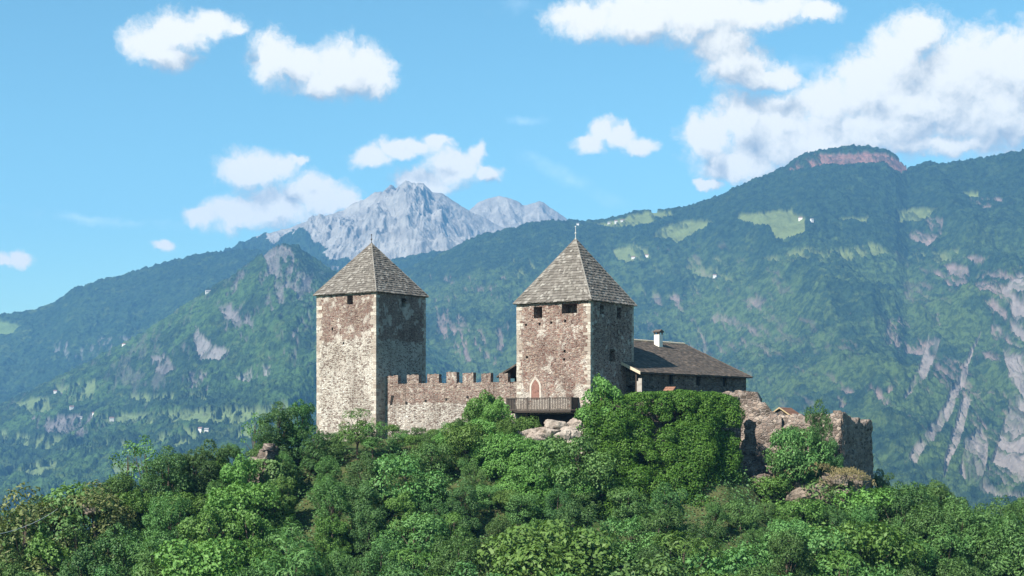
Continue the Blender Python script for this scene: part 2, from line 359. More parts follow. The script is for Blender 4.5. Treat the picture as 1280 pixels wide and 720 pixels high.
L_OLIVE = leafmat('leaf_olive', (0.07, 0.10, 0.03), (0.11, 0.135, 0.045), (0.16, 0.17, 0.07), 0.2)
L_DRY = leafmat('dry_grass', (0.16, 0.14, 0.06), (0.24, 0.20, 0.10), (0.30, 0.25, 0.13), 0.1)

# ------------------------------------------------------------------ the ground: one sheet to the horizon
CREST_X = [-400, -150, -100, -78, -62, -50, -40, -30, -22, -10, 5, 15, 28, 36, 44, 54, 70, 100, 150, 400]
CREST_Z = [-190, -60, -36, -24, -16.5, -11.5, -7, -3.6, -1.6, -1.2, -1.2, -1.0, -1.5, -4.5, -9.5, -13, -18, -30, -55, -190]
def ground_z(x, y):
    x, y = np.asarray(x, float), np.asarray(y, float)
    c = np.interp(x, CREST_X, CREST_Z)
    front = np.interp(y, [-5, 40, 70, 120, 150, 172, 189, 198], [-52, -52, -50, -41, -26, -13.5, -2.2, 0])
    back = np.interp(y, [216, 240, 300, 500, 1200], [0, -12, -50, -120, -200])
    z = c + front + back
    z = z + (fbm(x / 14, y / 14, 4, 3) - 0.5) * 3.0 * np.clip((np.abs(y - 205) - 8) / 10, 0, 1)
    z = z - 6.5 * np.exp(-((x - 34.5) / 6.5) ** 4) * np.clip((203.5 - y) / 3.5, 0, 1) * np.clip((y - 176) / 10, 0, 1)      # the drop under the broken wall
    near = np.exp(-((x / 30) ** 2 + ((y + 6) / 13) ** 2) ** 2)        # the knoll the photographer stands on
    z = np.maximum(z, -205)
    return z * (1 - near) + (-2.0) * near
def build_ground():
    ax = np.concatenate([-np.geomspace(420, 6100, 26)[::-1], np.arange(-400, 401, 4.0), np.geomspace(420, 6100, 26)])
    ay = np.concatenate([[-1200, -800, -500, -250, -120], np.arange(-60, 300, 4.0), np.geomspace(304, 9000, 60)])
    X, Y = np.meshgrid(ax, ay); Z = ground_z(X, Y)
    me = np_mesh('ground', np.stack([X, Y, Z], -1).reshape(-1, 3), grid_quads(len(ay), len(ax)), True)
    def fn(g, out):
        p = pos(g); n = g.noise(p, 0.25, 6, 0.6); n2 = g.noise(p, 2.0, 5, 0.6)
        col = g.mix(g.step(n, 0.4, 0.62), (0.035, 0.06, 0.02), (0.075, 0.085, 0.035)); col = g.mix(g.m('MULTIPLY', g.step(n2, 0.55, 0.7), 0.7), col, (0.13, 0.105, 0.07))
        diffuse(g, out, col, 0.95, g.bump(n2, 0.8, 0.3), 0.05)
    tag(obj('ground', me, mat('hill_soil', fn)), kind='structure')
build_ground()

# ------------------------------------------------------------------ mountains
def mountain_mat(name, forest, forest2, rock, rock2, meadow, scree, conif=(350, 700)):
    def fn(g, out):
        p = pos(g); at = g.n('ShaderNodeAttribute', attribute_name='paint'); s = g.n('ShaderNodeSeparateColor'); g.nt.links.new(at.outputs['Color'], s.inputs[0])
        n1 = g.noise(p, 0.004, 6, 0.65); n2 = g.noise(p, 0.055, 5, 0.7); n3 = g.noise(p, 0.014, 6, 0.7)
        col = g.mix(g.step(g.m('ADD', n1, g.m('MULTIPLY', g.m('SUBTRACT', n3, 0.5), 0.6)), 0.44, 0.56), forest, forest2)
        sz = g.n('ShaderNodeSeparateXYZ'); g.nt.links.new(p, sz.inputs[0])
        con = g.step(g.m('ADD', sz.outputs[2], g.m('MULTIPLY', g.m('SUBTRACT', n3, 0.5), 900.0)), conif[0], conif[1])
        col = g.mix(con, col, (0.018, 0.036, 0.018)); cop = g.noise(p, 0.018, 4, 0.6)
        col = g.mix(g.m('MULTIPLY', g.step(cop, 0.56, 0.64), g.m('MULTIPLY_ADD', con, -0.5, 0.7)), col, (0.060, 0.090, 0.028))
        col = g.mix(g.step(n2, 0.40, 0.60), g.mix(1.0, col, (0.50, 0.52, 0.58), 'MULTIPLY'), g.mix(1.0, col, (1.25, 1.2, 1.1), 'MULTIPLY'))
        mc = g.mix(g.step(n3, 0.35, 0.65), meadow, tuple(0.72 * c for c in meadow))
        rc = g.mix(g.step(n3, 0.36, 0.62), rock, rock2); rc = g.mix(at.outputs['Alpha'], rc, g.mix(g.step(g.noise(g.v('MULTIPLY', p, (1, 1, 0.3)), 0.03, 5, 0.7), 0.4, 0.62), (0.25, 0.13, 0.11), (0.11, 0.065, 0.06)))
        sq = g.v('MULTIPLY', p, (1.0, 0.35, 0.25)); rc = g.mix(g.step(g.noise(sq, 0.03, 6, 0.7), 0.48, 0.68, 0.0, 0.6), rc, tuple(0.45 * c for c in rock))
        sc_ = g.mix(g.step(g.noise(p, 0.03, 6, 0.7), 0.4, 0.65), scree, tuple(0.8 * c for c in scree))
        col = g.mix(s.outputs[1], col, mc); col = g.mix(s.outputs[0], col, rc); col = g.mix(s.outputs[2], col, sc_)
        diffuse(g, out, col, 0.95, g.bump(g.noise(p, 0.03, 8, 0.7), 0.8, 14.0), 0.0)
    return mat(name, fn)
PROJ = {}
def mountain(name, ridge, Yr, Yf, foot, nx, nt, x0, x1, amp, LX, LY, canopy, material, polys=(), specks=(), prof=1.0, seed=1, silh=6.0, bare=None, cliffs=()):
    px = np.linspace(x0, x1, nx); rx, ry = zip(*ridge)
    rpy = np.interp(px, rx, ry); t = np.linspace(0, 1, nt)
    yr = np.interp(px, [x0, x1], Yr); yf = np.interp(px, [x0, x1], Yf)
    T, R = np.meshgrid(t, rpy, indexing='ij')
    Y = yf + (yr - yf) * T
    PY = foot + (R - foot) * T ** prof
    for poly, k in cliffs: pass
    Z = (HY - PY) / F * Y; X = (px - CX) / F * Y
    env = np.clip((1 - T) * (9 if material is M_PEAK else 3.5), 0, 1) ** 0.9 * np.clip(T * 4 + 0.15, 0, 1)
    rx_, ry_ = X + 160 * (fbm(X / 500, Y / 500, 4, seed + 200) - 0.5), Y + 160 * (fbm(X / 500, Y / 500, 4, seed + 210) - 0.5)
    rel = 0.7 * (ridged(rx_ / LX, ry_ / LY, 8, seed, 0.55) - 0.6) + 0.6 * (fbm(rx_ / LX * 1.7, ry_ / LY * 1.7, 8, seed + 220, 0.55) - 0.5)
    Z = Z + rel * amp * env
    Z = Z + (fbm(X / 90, Y / 90, 3, seed + 40) - 0.5) * silh * np.where(T > 0.85, 1, 1.5)
    if material is M_PEAK: Z = Z + (ridged(X / 150, Y / 220, 5, seed + 45, 0.6) - 0.65) * 14 * np.clip((T - 0.55) * 2.2, 0, 1)
    Xw = X
    ppx = CX + F * Xw / Y; ppy = HY - F * Z / Y
    nwx = (fbm(Xw / 110, Z / 90, 5, seed + 60, 0.6) - 0.5); nwy = (fbm(Xw / 110, Z / 90, 5, seed + 80, 0.6) - 0.5)
    wx, wy = ppx + nwx * 22, ppy + nwy * 16
    red = np.zeros_like(X); fine_ = fbm(Xw / 14, Z / 26, 4, seed + 130, 0.75); rock = np.zeros_like(X); mead = np.zeros_like(X); scr = np.zeros_like(X)
    qn = 0.40 * fbm(Xw / 120, Z / 120, 4, seed + 100, 0.6) + 0.60 * fbm(Xw / 17 + Z / 60, Z / 42, 5, seed + 104, 0.7)
    quant = 1 / (1 + np.exp(-1.7 * (qn - qn.mean()) / qn.std()))
    for kind, poly, dens in polys:
        ins = inpoly(ppx + (wx - ppx) * 0.55, ppy + (wy - ppy) * 0.55, poly) if kind == 'scree' else inpoly(wx, wy, poly)
        val = ins * (np.clip((quant - (1 - dens)) * 5 + 0.35, 0, 1) if dens < 1 else 1.0)
        if kind in ('rock', 'cliff'): val = val * np.clip(0.25 + 1.1 * fine_, 0, 1)
        if kind == 'scree': val = val * np.clip(0.3 + 1.2 * fine_, 0, 0.9) * np.clip((fbm(Xw / 16 - Z / 60, Z / 190, 4, seed + 140, 0.55) - 0.26) * 4.5, 0.05, 1)
        tgt = {'rock': rock, 'meadow': mead, 'scree': scr, 'cliff': rock}[kind]; np.maximum(tgt, val, out=tgt)
        if kind == 'cliff': red[ins] = 1
    if bare is not None:
        rock = np.maximum(rock, np.clip(bare(wx, wy, Xw, Y, Z), 0, 1))
    mx = np.maximum(np.maximum(rock, mead), scr)
    h1 = hash2(np.floor(Xw / 9), np.floor(Y / 9), seed + 5); cl = fbm(Xw / 22, Y / 22, 3, seed + 7, 0.7)
    rr = rng.random(X.shape)
    Z = Z + canopy * (1 - mx) * (0.6 * h1 + 0.3 * rr + 1.3 * cl)
    Z = Z + mx * np.where(rock > 0, 1, 0) * (canopy * 0.8 + 6) * (ridged(Xw / 45, Y / 80, 6, seed + 9, 0.6) - 0.5)
    back_y = Y[-1] + np.array([60, 250, 700])[:, None]; back_z = Z[-1] - np.array([25, 150, 480])[:, None]
    back_x = X[-1][None, :] * back_y / Y[-1]
    V = np.stack([np.vstack([X, back_x]), np.vstack([Y, back_y]), np.vstack([Z, np.maximum(back_z, -215)])], -1)
    V[..., 2] = np.maximum(V[..., 2], -225)
    me = np_mesh(name, V.reshape(-1, 3), grid_quads(nt + 3, nx), False)
    col = np.zeros((nt + 3, nx, 4), np.float32); col[:nt, :, 0] = rock; col[:nt, :, 1] = mead * (1 - rock); col[:nt, :, 2] = scr; col[:nt, :, 3] = red
    at = me.attributes.new('paint', 'FLOAT_COLOR', 'POINT'); at.data.foreach_set('color', col.ravel())
    o = obj(name, me, material); tag(o, kind='structure')
    PROJ[name] = (CX + F * X / Y, HY - F * Z / Y, X, Y, Z); return o
def on_mountain(layer, px, py):               # the point of that slope one sees at a pixel
    a, b, X, Y, Z = PROJ[layer]; d = (a - px) ** 2 + (b - py) ** 2 + (Y / 4000)
    i = np.unravel_index(np.argmin(d), d.shape); return X[i], Y[i], Z[i]

FOREST, FOREST2 = (0.022, 0.042, 0.020), (0.052, 0.084, 0.028)
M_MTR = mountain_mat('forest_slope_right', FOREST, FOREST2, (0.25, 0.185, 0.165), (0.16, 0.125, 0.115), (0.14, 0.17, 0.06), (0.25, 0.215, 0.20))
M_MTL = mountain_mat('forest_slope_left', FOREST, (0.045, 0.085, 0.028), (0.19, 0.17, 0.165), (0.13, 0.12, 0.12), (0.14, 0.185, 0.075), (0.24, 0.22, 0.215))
M_MTC = mountain_mat('forest_ridge_far', (0.022, 0.045, 0.022), (0.032, 0.06, 0.026), (0.22, 0.21, 0.21), (0.15, 0.15, 0.15), (0.13, 0.19, 0.07), (0.3, 0.3, 0.3))
M_PEAK = mountain_mat('grey_peak_rock', (0.04, 0.07, 0.035), (0.07, 0.09, 0.05), (0.29, 0.275, 0.255), (0.19, 0.18, 0.172), (0.2, 0.2, 0.1), (0.55, 0.53, 0.5))

# far grey peak, and the paler massif behind it
mountain('distant_peak', [(540,300),(570,280),(588,262),(597,254),(610,248),(624,245),(640,249),(656,257),(664,254),(674,250),(685,257),(697,266),(715,279),(740,300),(780,330)],
         (7900, 7900), (6900, 6900), 420, 300, 170, 530, 800, 220, 300, 500, 2, M_PEAK, seed=21, silh=9, prof=0.8, bare=lambda wx, wy, x, y, z: np.ones_like(x))
mountain('rocky_peak', [(150,400),(230,345),(289,314),(308,304),(325,297),(350,288),(371,281),(400,271),(430,263),(440,256),(455,250),(470,240),(484,239),(496,234),(507,225),(516,231),(529,230),(540,240),(552,241),(566,250),(588,264),(610,276),(640,292),(680,320),(720,345)],
         (7300, 7300), (5600, 5600), 470, 720, 460, 130, 740, 330, 360, 620, 3, M_PEAK, seed=33, silh=9, prof=0.82,
         bare=lambda wx, wy, x, y, z: (wy < np.interp(wx, [130, 300, 350, 385, 420, 470, 560, 640, 720], [290, 300, 303, 310, 320, 320, 318, 308, 300]) + 34 * (fbm(x / 260, y / 700, 5, 71, 0.6) - 0.5) * 2.0).astype(float))
mountain('far_mountain_ridge', [(-120,420),(0,397),(37,391),(67,382),(92,363),(134,351),(171,340),(208,330),(244,321),(287,316),(306,314),(340,318),(380,328),(420,335),(470,330),(500,325),(540,318),(580,316),(640,316),(720,330)],
         (6300, 6100), (4300, 4300), 640, 620, 420, -120, 720, 260, 520, 1100, 10, M_MTC, seed=5, silh=9,
         polys=[('meadow', [(-20,407),(20,404),(24,411),(0,420),(-20,422)], 1), ('rock', [(70,430),(230,420),(240,470),(170,500),(90,490)], 0.18), ('rock', [(360,322),(460,330),(470,345),(380,345)], 0.4)])
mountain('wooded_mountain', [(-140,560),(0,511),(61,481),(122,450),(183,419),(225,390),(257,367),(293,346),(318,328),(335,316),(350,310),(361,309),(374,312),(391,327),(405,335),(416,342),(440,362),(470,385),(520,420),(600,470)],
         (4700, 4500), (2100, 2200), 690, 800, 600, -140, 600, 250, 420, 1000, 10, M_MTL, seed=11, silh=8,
         polys=[('rock', [(328,318),(345,312),(362,314),(374,330),(370,345),(345,352),(330,342)], 0.45), ('rock', [(300,345),(392,345),(398,455),(340,455),(265,405)], 0.17),
                ('rock', [(270,385),(300,380),(312,410),(290,412)], 0.7), ('scree', [(243,412),(255,425),(265,436),(286,440),(280,456),(250,456),(244,432)], 1),
                ('scree', [(297,478),(318,462),(342,462),(338,476),(310,482)], 0.75), ('rock', [(190,452),(215,448),(220,466),(200,470)], 0.6), ('rock', [(225,470),(260,472),(262,490),(235,492)], 0.55),
                ('rock', [(40,528),(115,522),(130,540),(95,552),(45,545)], 0.62), ('meadow', [(15,508),(62,500),(68,518),(40,526)], 0.85), ('meadow', [(70,488),(125,476),(130,500),(85,506)], 0.7),
                ('meadow', [(120,524),(200,519),(300,512),(395,502),(400,516),(300,530),(200,534),(130,534)], 0.85), ('meadow', [(15,588),(50,578),(76,573),(74,588),(38,597)], 1), ('meadow', [(128,586),(180,578),(185,592),(140,600)], 0.9),
                ('meadow', [(0,545),(120,556),(230,548),(240,558),(120,568),(0,560)], 0.5), ('meadow', [(150,500),(260,494),(270,502),(160,508)], 0.6), ('meadow', [(220,540),(400,528),(400,545),(250,556)], 0.55), ('rock', [(100,300),(420,300),(420,520),(0,520)], 0.025)])
RIDGE_R = [(430,385),(480,352),(515,336),(552,320),(580,306),(597,298),(615,294),(640,287),(665,282),(690,280),(715,279),(756,279),(775,273),(792,268),(820,266),(855,263),(870,258),(890,250),(920,237),(945,226),(960,221),(980,212),(992,205),(1005,197),(1025,191),(1045,187),(1065,186),(1090,187),(1108,190),(1120,198),(1128,208),(1134,214),(1145,211),(1160,207),(1185,206),(1220,202),(1250,197),(1280,192),(1350,180),(1480,165)]
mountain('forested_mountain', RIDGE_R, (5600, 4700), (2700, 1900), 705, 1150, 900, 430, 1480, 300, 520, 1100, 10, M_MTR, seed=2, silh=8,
         polys=[('meadow', [(922,272),(960,268),(990,266),(1006,274),(1002,297),(966,301),(962,286),(930,281)], 1), ('meadow', [(842,284),(868,277),(892,279),(886,290),(850,306),(815,300)], 0.95),
                ('meadow', [(745,284),(790,272),(842,265),(848,272),(806,285),(760,291)], 0.9), ('meadow', [(768,316),(792,308),(816,312),(816,328),(774,332)], 0.9), ('meadow', [(1122,271),(1150,267),(1174,267),(1152,281),(1124,285)], 0.95),
                ('meadow', [(955,327),(1010,314),(1042,317),(1030,331),(970,334)], 0.75), ('meadow', [(1040,318),(1092,309),(1114,318),(1060,330)], 0.75), ('meadow', [(1196,249),(1222,244),(1222,253)], 1), ('meadow', [(1036,279),(1084,275),(1084,283)], 0.8),
                ('meadow', [(1140,322),(1200,318),(1196,330),(1150,334)], 0.55), ('meadow', [(640,330),(720,320),(760,350),(660,380)], 0.16), ('meadow', [(780,340),(900,320),(930,360),(800,380)], 0.14),
                ('cliff', [(985,214),(996,206),(1020,198),(1065,192),(1105,194),(1122,204),(1134,216),(1128,222),(1100,208),(1060,211),(1015,212)], 0.9),
                ('rock', [(1136,287),(1156,278),(1176,282),(1178,302),(1160,312),(1138,306)], 0.8), ('rock', [(1108,402),(1150,392),(1192,398),(1184,420),(1150,444),(1100,438)], 0.42),
                ('rock', [(1048,492),(1080,484),(1116,486),(1110,508),(1054,518)], 0.5), ('rock', [(1168,346),(1200,330),(1240,322),(1238,346),(1190,366)], 0.4), ('rock', [(1210,255),(1262,248),(1262,262),(1214,266)], 0.35),
                ('rock', [(790,372),(960,372),(965,450),(860,440),(795,420)], 0.10), ('rock', [(540,345),(640,350),(630,460),(545,450)], 0.15), ('rock', [(560,418),(612,412),(612,450),(566,452)], 0.4),
                ('rock', [(1220,350),(1300,330),(1300,430),(1240,440)], 0.5), ('rock', [(1165,460),(1250,440),(1262,560),(1180,570)], 0.14), ('rock', [(1020,330),(1300,300),(1300,600),(1050,560)], 0.02), ('rock', [(820,300),(1100,300),(1100,560),(820,560)], 0.012),
                ('scree', [(1300,340),(1272,346),(1252,366),(1236,402),(1252,432),(1260,470),(1260,520),(1244,568),(1222,622),(1300,640)], 0.86),
                ('scree', [(1206,552),(1226,540),(1236,560),(1234,592),(1220,618),(1202,596)], 1), ('scree', [(1226,418),(1214,440),(1186,500),(1160,542),(1130,586),(1146,584),(1186,530),(1208,470)], 1),
                ('scree', [(1204,500),(1213,506),(1200,556),(1180,606),(1186,556)], 1), ('scree', [(1160,424),(1176,428),(1158,478),(1130,502),(1148,464)], 1), ('scree', [(1300,430),(1340,440),(1330,600),(1290,600)], 0.35)])

# haze: one closed box of thin air round camera and scene
hb = MB(); hb.box(-6300, 6300, -1300, 9300, -232, 1290)
def hazefn(g, out):
    v = g.n('ShaderNodeVolumePrincipled'); v.inputs['Color'].default_value = (0.20, 0.52, 1.0, 1); v.inputs['Density'].default_value = HAZE_DENSITY; v.inputs['Anisotropy'].default_value = 0.0
    g.nt.links.new(v.outputs[0], out.inputs['Volume'])
tag(hb.build('haze', mat('thin_blue_air', hazefn)), kind='stuff')

# ------------------------------------------------------------------ castle
def shingled(mb, p_eave0, p_eave1, p_top0, p_top1, rows, width, thick=0.07, jit=0.05):
    """courses of single shingles on a (tapering) roof plane, each a thin lapped board"""
    a, b, c, d = map(Vector, (p_eave0, p_eave1, p_top0, p_top1))
    up = ((c + d) / 2 - (a + b) / 2); n = (b - a).cross(up).normalized()
    for r in range(rows):
        t0, t1 = r / rows, min(1.0, (r + 1.55) / rows)
        l0, r0 = a.lerp(c, t0), b.lerp(d, t0); l1, r1 = a.lerp(c, t1), b.lerp(d, t1)
        L = (r0 - l0).length; k = max(1, int(L / width)); cuts = [0.0]
        for i in range(1, k): cuts.append((i + random.uniform(-0.3, 0.3)) / k)
        cuts.append(1.0)
        for i in range(k):
            u0, u1 = cuts[i], cuts[i + 1]; dz = random.uniform(-jit, jit) * up.normalized(); hh = thick * random.uniform(0.8, 1.5)
            q = [l0.lerp(r0, u0) + dz, l0.lerp(r0, u1) + dz, l1.lerp(r1, u1), l1.lerp(r1, u0)]
            top = [q[0] + n * hh, q[1] + n * hh, q[2] + n * 0.012, q[3] + n * 0.012]
            bot = [q[0] - n * 0.01, q[1] - n * 0.01, q[2] - n * 0.01, q[3] - n * 0.01]
            mb.hexa(bot + top)
def quoins(mb, x, y, sx, sy, z0, z1, seed):
    r = random.Random(seed); z = z0; k = 0
    while z < z1 - 0.1:
        h = min(r.uniform(0.32, 0.6), z1 - z); a, b = (0.85, 0.45) if k % 2 else (0.42, 0.8)
        a *= r.uniform(0.7, 1.2); b *= r.uniform(0.7, 1.2); p = r.uniform(0.012, 0.04)
        xs = sorted((x + sx * p, x - sx * a)); ys = sorted((y + sy * p, y - sy * b)); mb.box(xs[0], xs[1], ys[0], ys[1], z + 0.012, z + h - 0.012); z += h; k += 1
def tower(name, label, corner, theta, w, zb, zt, apex, m_wall, left_holes, right_holes, overhang, finial_h, group, rows):
    ct, st = math.cos(theta), math.sin(theta)
    cx_, cy_ = corner[0] + (-ct + st) * w / 2, corner[1] + (st + ct) * w / 2
    t = thing(name, label, 'tower', (cx_, cy_, 0), -theta, group); h = w / 2
    b = MB()
    b.panel((-h, -h, zb), (1, 0, 0), (0, 0, 1), w, zt - zb, [(x0, x1, z0 - zb, z1 - zb) for x0, x1, z0, z1 in left_holes], 2.2)
    b.panel((h, -h, zb), (0, 1, 0), (0, 0, 1), w, zt - zb, [(x0, x1, z0 - zb, z1 - zb) for x0, x1, z0, z1 in right_holes], 2.2)
    b.panel((h, h, zb), (-1, 0, 0), (0, 0, 1), w, zt - zb, [], 1); b.panel((-h, h, zb), (0, -1, 0), (0, 0, 1), w, zt - zb, [], 1)
    b.add([(-h, -h, zt), (h, -h, zt), (h, h, zt), (-h, h, zt)], [(0, 1, 2, 3)])
    b.build('wall', m_wall, t)
    for sx, sy, sd in ((1, -1, 3), (-1, -1, 5), (1, 1, 8)):
        q = MB(); quoins(q, sx * h, sy * h, sx, sy, zb, zt - 0.02, sd + int(w * 10)); q.build('quoins', M_QUOIN, t)
    e = h + overhang; ze = zt - 0.12; r = MB(); k = 0.0
    C = [(-e, -e, ze), (e, -e, ze), (e, e, ze), (-e, e, ze)]; A = (0, 0, apex); tp = 0.05
    T = [(-tp, -tp, apex), (tp, -tp, apex), (tp, tp, apex), (-tp, tp, apex)]
    r.add([(x, y, z - 0.02) for x, y, z in C] + [(0, 0, apex - 0.1)], [(0, 1, 4), (1, 2, 4), (2, 3, 4), (3, 0, 4), (3, 2, 1, 0)])
    for i in range(4):
        j = (i + 1) % 4; shingled(r, C[i], C[j], T[i], T[j], rows, 0.32, 0.085, 0.07)
    ro = r.build('roof', M_SHINGLE, t)
    cap = MB()
    for i in range(4):
        p0 = Vector(C[i]); p1 = Vector(A)
        cap.tube([p0.lerp(p1, s) + Vector((0, 0, 0.07)) for s in (0.0, 0.33, 0.66, 1.0)], 0.075, 6)
    cap.build('ridge_cap', M_SHINGLE, ro)
    f = MB(); f.tube([(0, 0, apex - 0.3), (0, 0, apex + 0.15), (0, 0, apex + 0.16), (0, 0, apex + finial_h)], [0.13, 0.10, 0.04, 0.03], 8)
    for zz, rr in ((apex + finial_h * 0.45, 0.11), (apex + finial_h * 0.95, 0.09)): f.tube([(0, 0, zz - rr), (0, 0, zz - rr * 0.5), (0, 0, zz + rr * 0.5), (0, 0, zz + rr)], [0.02, rr, rr, 0.02], 8)
    f.build('finial', M_IRON if finial_h < 1.4 else M_ZINC, ro)
    return t, h
R33, R35 = math.radians(33.6), math.radians(35.3)
# positions on a face are metres from its left end; heights are metres above the camera
towerL, hL = tower('stone_tower', 'left tower, red-brown rubble over pale whitish rubble, standing clear of the roofed house', (-17.6, 204.0), R35, 10.3, -7.0, 17.75, 24.7, M_TOWER_L,
    [(5.35, 6.35, 16.2, 17.4), (2.6, 2.9, 12.9, 13.3), (4.6, 4.85, 11.0, 11.3)], [(5.2, 6.2, 16.0, 17.2)], 0.33, 1.25, None, 23)
holesR = [(2.5, 3.75, 13.55, 14.95), (6.55, 8.75, 13.95, 15.1)] + [(x, x + 0.32, z, z + 0.32) for x, z in ((1.2, 12.6), (3.2, 12.65), (4.9, 12.75), (6.9, 12.9), (1.35, 8.6), (6.8, 9.2), (6.75, 8.2))]
holesR += [(0.9, 8.7, -0.6, 1.72)]  # recess added under the balcony to deepen its shade
holesR += [(2.18, 3.35, 3.66, 5.15)]
towerR, hR = tower('stone_tower', 'right tower of reddish rubble with wooden balcony and arched red door', (9.45, 190.0), R33, 10.63, -7.0, 15.5, 23.65, M_TOWER_R,
    holesR, [(2.3, 3.3, 13.9, 15.0), (6.4, 7.5, 13.6, 15.0), (4.6, 6.0, 8.2, 9.7), (1.2, 1.5, 12.4, 12.7), (4.0, 4.3, 12.4, 12.7), (8.0, 8.3, 12.4, 12.7)], 0.33, 1.65, None, 23)
# door with pointed arch, plaster surround, set in the left face
yf = -hR
def arch_poly(cx_, w, z0, zs, za, n=6):
    p = [(cx_ - w, z0), (cx_ + w, z0)]
    for i in range(n + 1): u = i / n; p.append((cx_ + w * (1 - u ** 1.6), zs + (za - zs) * u ** 0.8))
    for i in range(n - 1, -1, -1): u = i / n; p.append((cx_ - w * (1 - u ** 1.6), zs + (za - zs) * u ** 0.8))
    return p
dx = -hR + 2.76
s_ = MB(); outer = arch_poly(dx, 0.84, 3.55, 5.0, 6.35); inner = arch_poly(dx, 0.60, 3.55, 4.95, 6.0)
n_ = len(outer)
s_.add([(x, yf - 0.05, z) for x, z in outer] + [(x, yf - 0.05, z) for x, z in inner] + [(x, yf + 0.02, z) for x, z in outer] + [(x, yf + 0.30, z) for x, z in inner],
       [(i, i + 1, n_ + i + 1, n_ + i) for i in range(1, n_ - 1)] + [(n_ - 1, 0, n_, 2 * n_ - 1)] + [(i, 2 * n_ + i, 2 * n_ + (i + 1) % n_, (i + 1) % n_) for i in range(n_)] + [(n_ + i, n_ + (i + 1) % n_, 3 * n_ + (i + 1) % n_, 3 * n_ + i) for i in range(n_)])
s_.build('door_surround', M_PLASTER, towerR)
d_ = MB(); d_.prism(arch_poly(dx, 0.595, 3.55, 4.95, 5.99), 'y', yf - 0.02, yf + 0.02); do = d_.build('door', M_REDDOOR, towerR)
hn = MB(); hn.tube([(dx + 0.42, yf - 0.10, 4.5), (dx + 0.42, yf - 0.10, 4.68)], 0.03); hn.tube([(dx + 0.42, yf - 0.10, 4.55), (dx + 0.42, yf - 0.02, 4.55)], 0.02); hn.build('handle', M_IRON, do)
co_ = MB(); co_.box(-hR + 0.91, -hR + 8.69, yf + 0.9, yf + 1.0, -0.59, 1.715); co_.build('painted_shade_panel', M_DARKIN, towerR)  # near-black sheet added in the recess, painting the shade below the balcony
# balcony
bal = MB(); bx0, bx1, by = -hR - 0.35, hR - 1.65, yf - 1.75; zf, zr = 2.10, 3.72
for k in range(24):
    a = bx0 + (bx1 - bx0) * k / 24; bal.box(a + 0.01, a + (bx1 - bx0) / 24 - 0.01, by, yf - 0.01, zf + random.uniform(-0.01, 0.01), zf + 0.08)
bo = bal.build('balcony', M_OLDWOOD, towerR)
bb = MB()
for k in range(6):
    x = bx0 + 0.25 + (bx1 - bx0 - 0.5) * k / 5; bb.box(x - 0.11, x + 0.11, by + 0.05, yf + 0.3, zf - 0.28, zf - 0.012)
bb.box(bx0 + 0.05, bx1 - 0.05, by - 0.02, by + 0.04, zf - 0.22, zf - 0.015)
bb.build('beams', M_DARKWOOD, bo)
rl = MB()
for k in range(40):
    a = bx0 + (bx1 - bx0) * (k + 0.5) / 40; rl.box(a - 0.06, a + 0.06, by + 0.03, by + 0.06, zf + 0.12, zr - 0.08 + random.uniform(-0.03, 0.02))
for k in range(10):
    a = by + (yf - by) * (k + 0.5) / 10
    for x in (bx1 - 0.06, bx0 + 0.03): rl.box(x, x + 0.03, a - 0.065, a + 0.065, zf + 0.12, zr - 0.08)
rl.build('balusters', M_OLDWOOD, bo)
rp = MB()
for z in (zf + 0.1, zr - 0.12): rp.box(bx0, bx1, by - 0.05, by + 0.03, z, z + 0.11); rp.box(bx1 - 0.03, bx1 + 0.05, by, yf, z, z + 0.11); rp.box(bx0 - 0.05, bx0 + 0.03, by, yf, z, z + 0.11)
for k in range(4): x = bx0 + (bx1 - bx0) * k / 3; rp.box(x - 0.07, x + 0.07, by - 0.06, by + 0.06, zf, zr + 0.06)
rp.build('handrail', M_OLDWOOD, bo)

# battlement wall between the towers: local x runs along it
wa, wb = Vector((-16.49, 205.6)), Vector((1.6, 195.4)); wd = (wb - wa); wl = wd.length; wang = math.atan2(wd.y, wd.x)
bw = thing('battlement_wall', 'crenellated rubble wall joining the two towers, pale lower half', 'wall', (wa.x, wa.y, 0), wang)
def wx_at(px):                                # distance along the wall seen at a pixel
    k = (px - CX) / F; return (k * wa.y - wa.x) / (wd.x / wl - k * wd.y / wl)
ZW = 5.72; b = MB(); nseg = 60
for i in range(nseg):                         # body in short lengths with slightly uneven top and face
    a0, a1 = wl * i / nseg, wl * (i + 1) / nseg; zt = ZW + random.uniform(-0.07, 0.09); f = random.uniform(-0.03, 0.03)
    b.box(a0, a1, f, 1.0 + random.uniform(-0.02, 0.02), -7, zt)
b.build('wall', M_WALL, bw)
for (p0, p1, ptop) in ((482, 497.5, 470), (508.7, 523.3, 468.7), (534, 548.5, 468), (558, 570.8, 465.5), (578.3, 591.7, 466.5), (601.7, 613.3, 467), (624, 635, 466.5)):
    a0, a1 = wx_at(p0), wx_at(p1); a0 = max(a0, 0.02); ym = wa.y + wd.y / wl * a0; zt = (HY - ptop) / F * ym
    m = MB(); n = 5; L = a1 - a0
    for i in range(n):
        for z0, z1 in ((ZW - 0.3, (ZW + zt) / 2), ((ZW + zt) / 2, zt)):
            m.box(a0 + L * i / n, a0 + L * (i + 1) / n, -0.012 + random.uniform(-0.03, 0.02), 0.66 + random.uniform(-0.03, 0.03), z0, z1 + random.uniform(-0.05, 0.08) * (z1 == zt))
    m.build('merlon', M_WALL, bw)
lo = MB(); a0 = wx_at(487.5); lo.prism([(a0, 3.0), (a0 + 0.28, 3.0), (a0 + 0.62, 4.25), (a0 + 0.2, 4.25)], 'y', -0.045, -0.02); lo.build('loophole', M_DARKIN, bw)
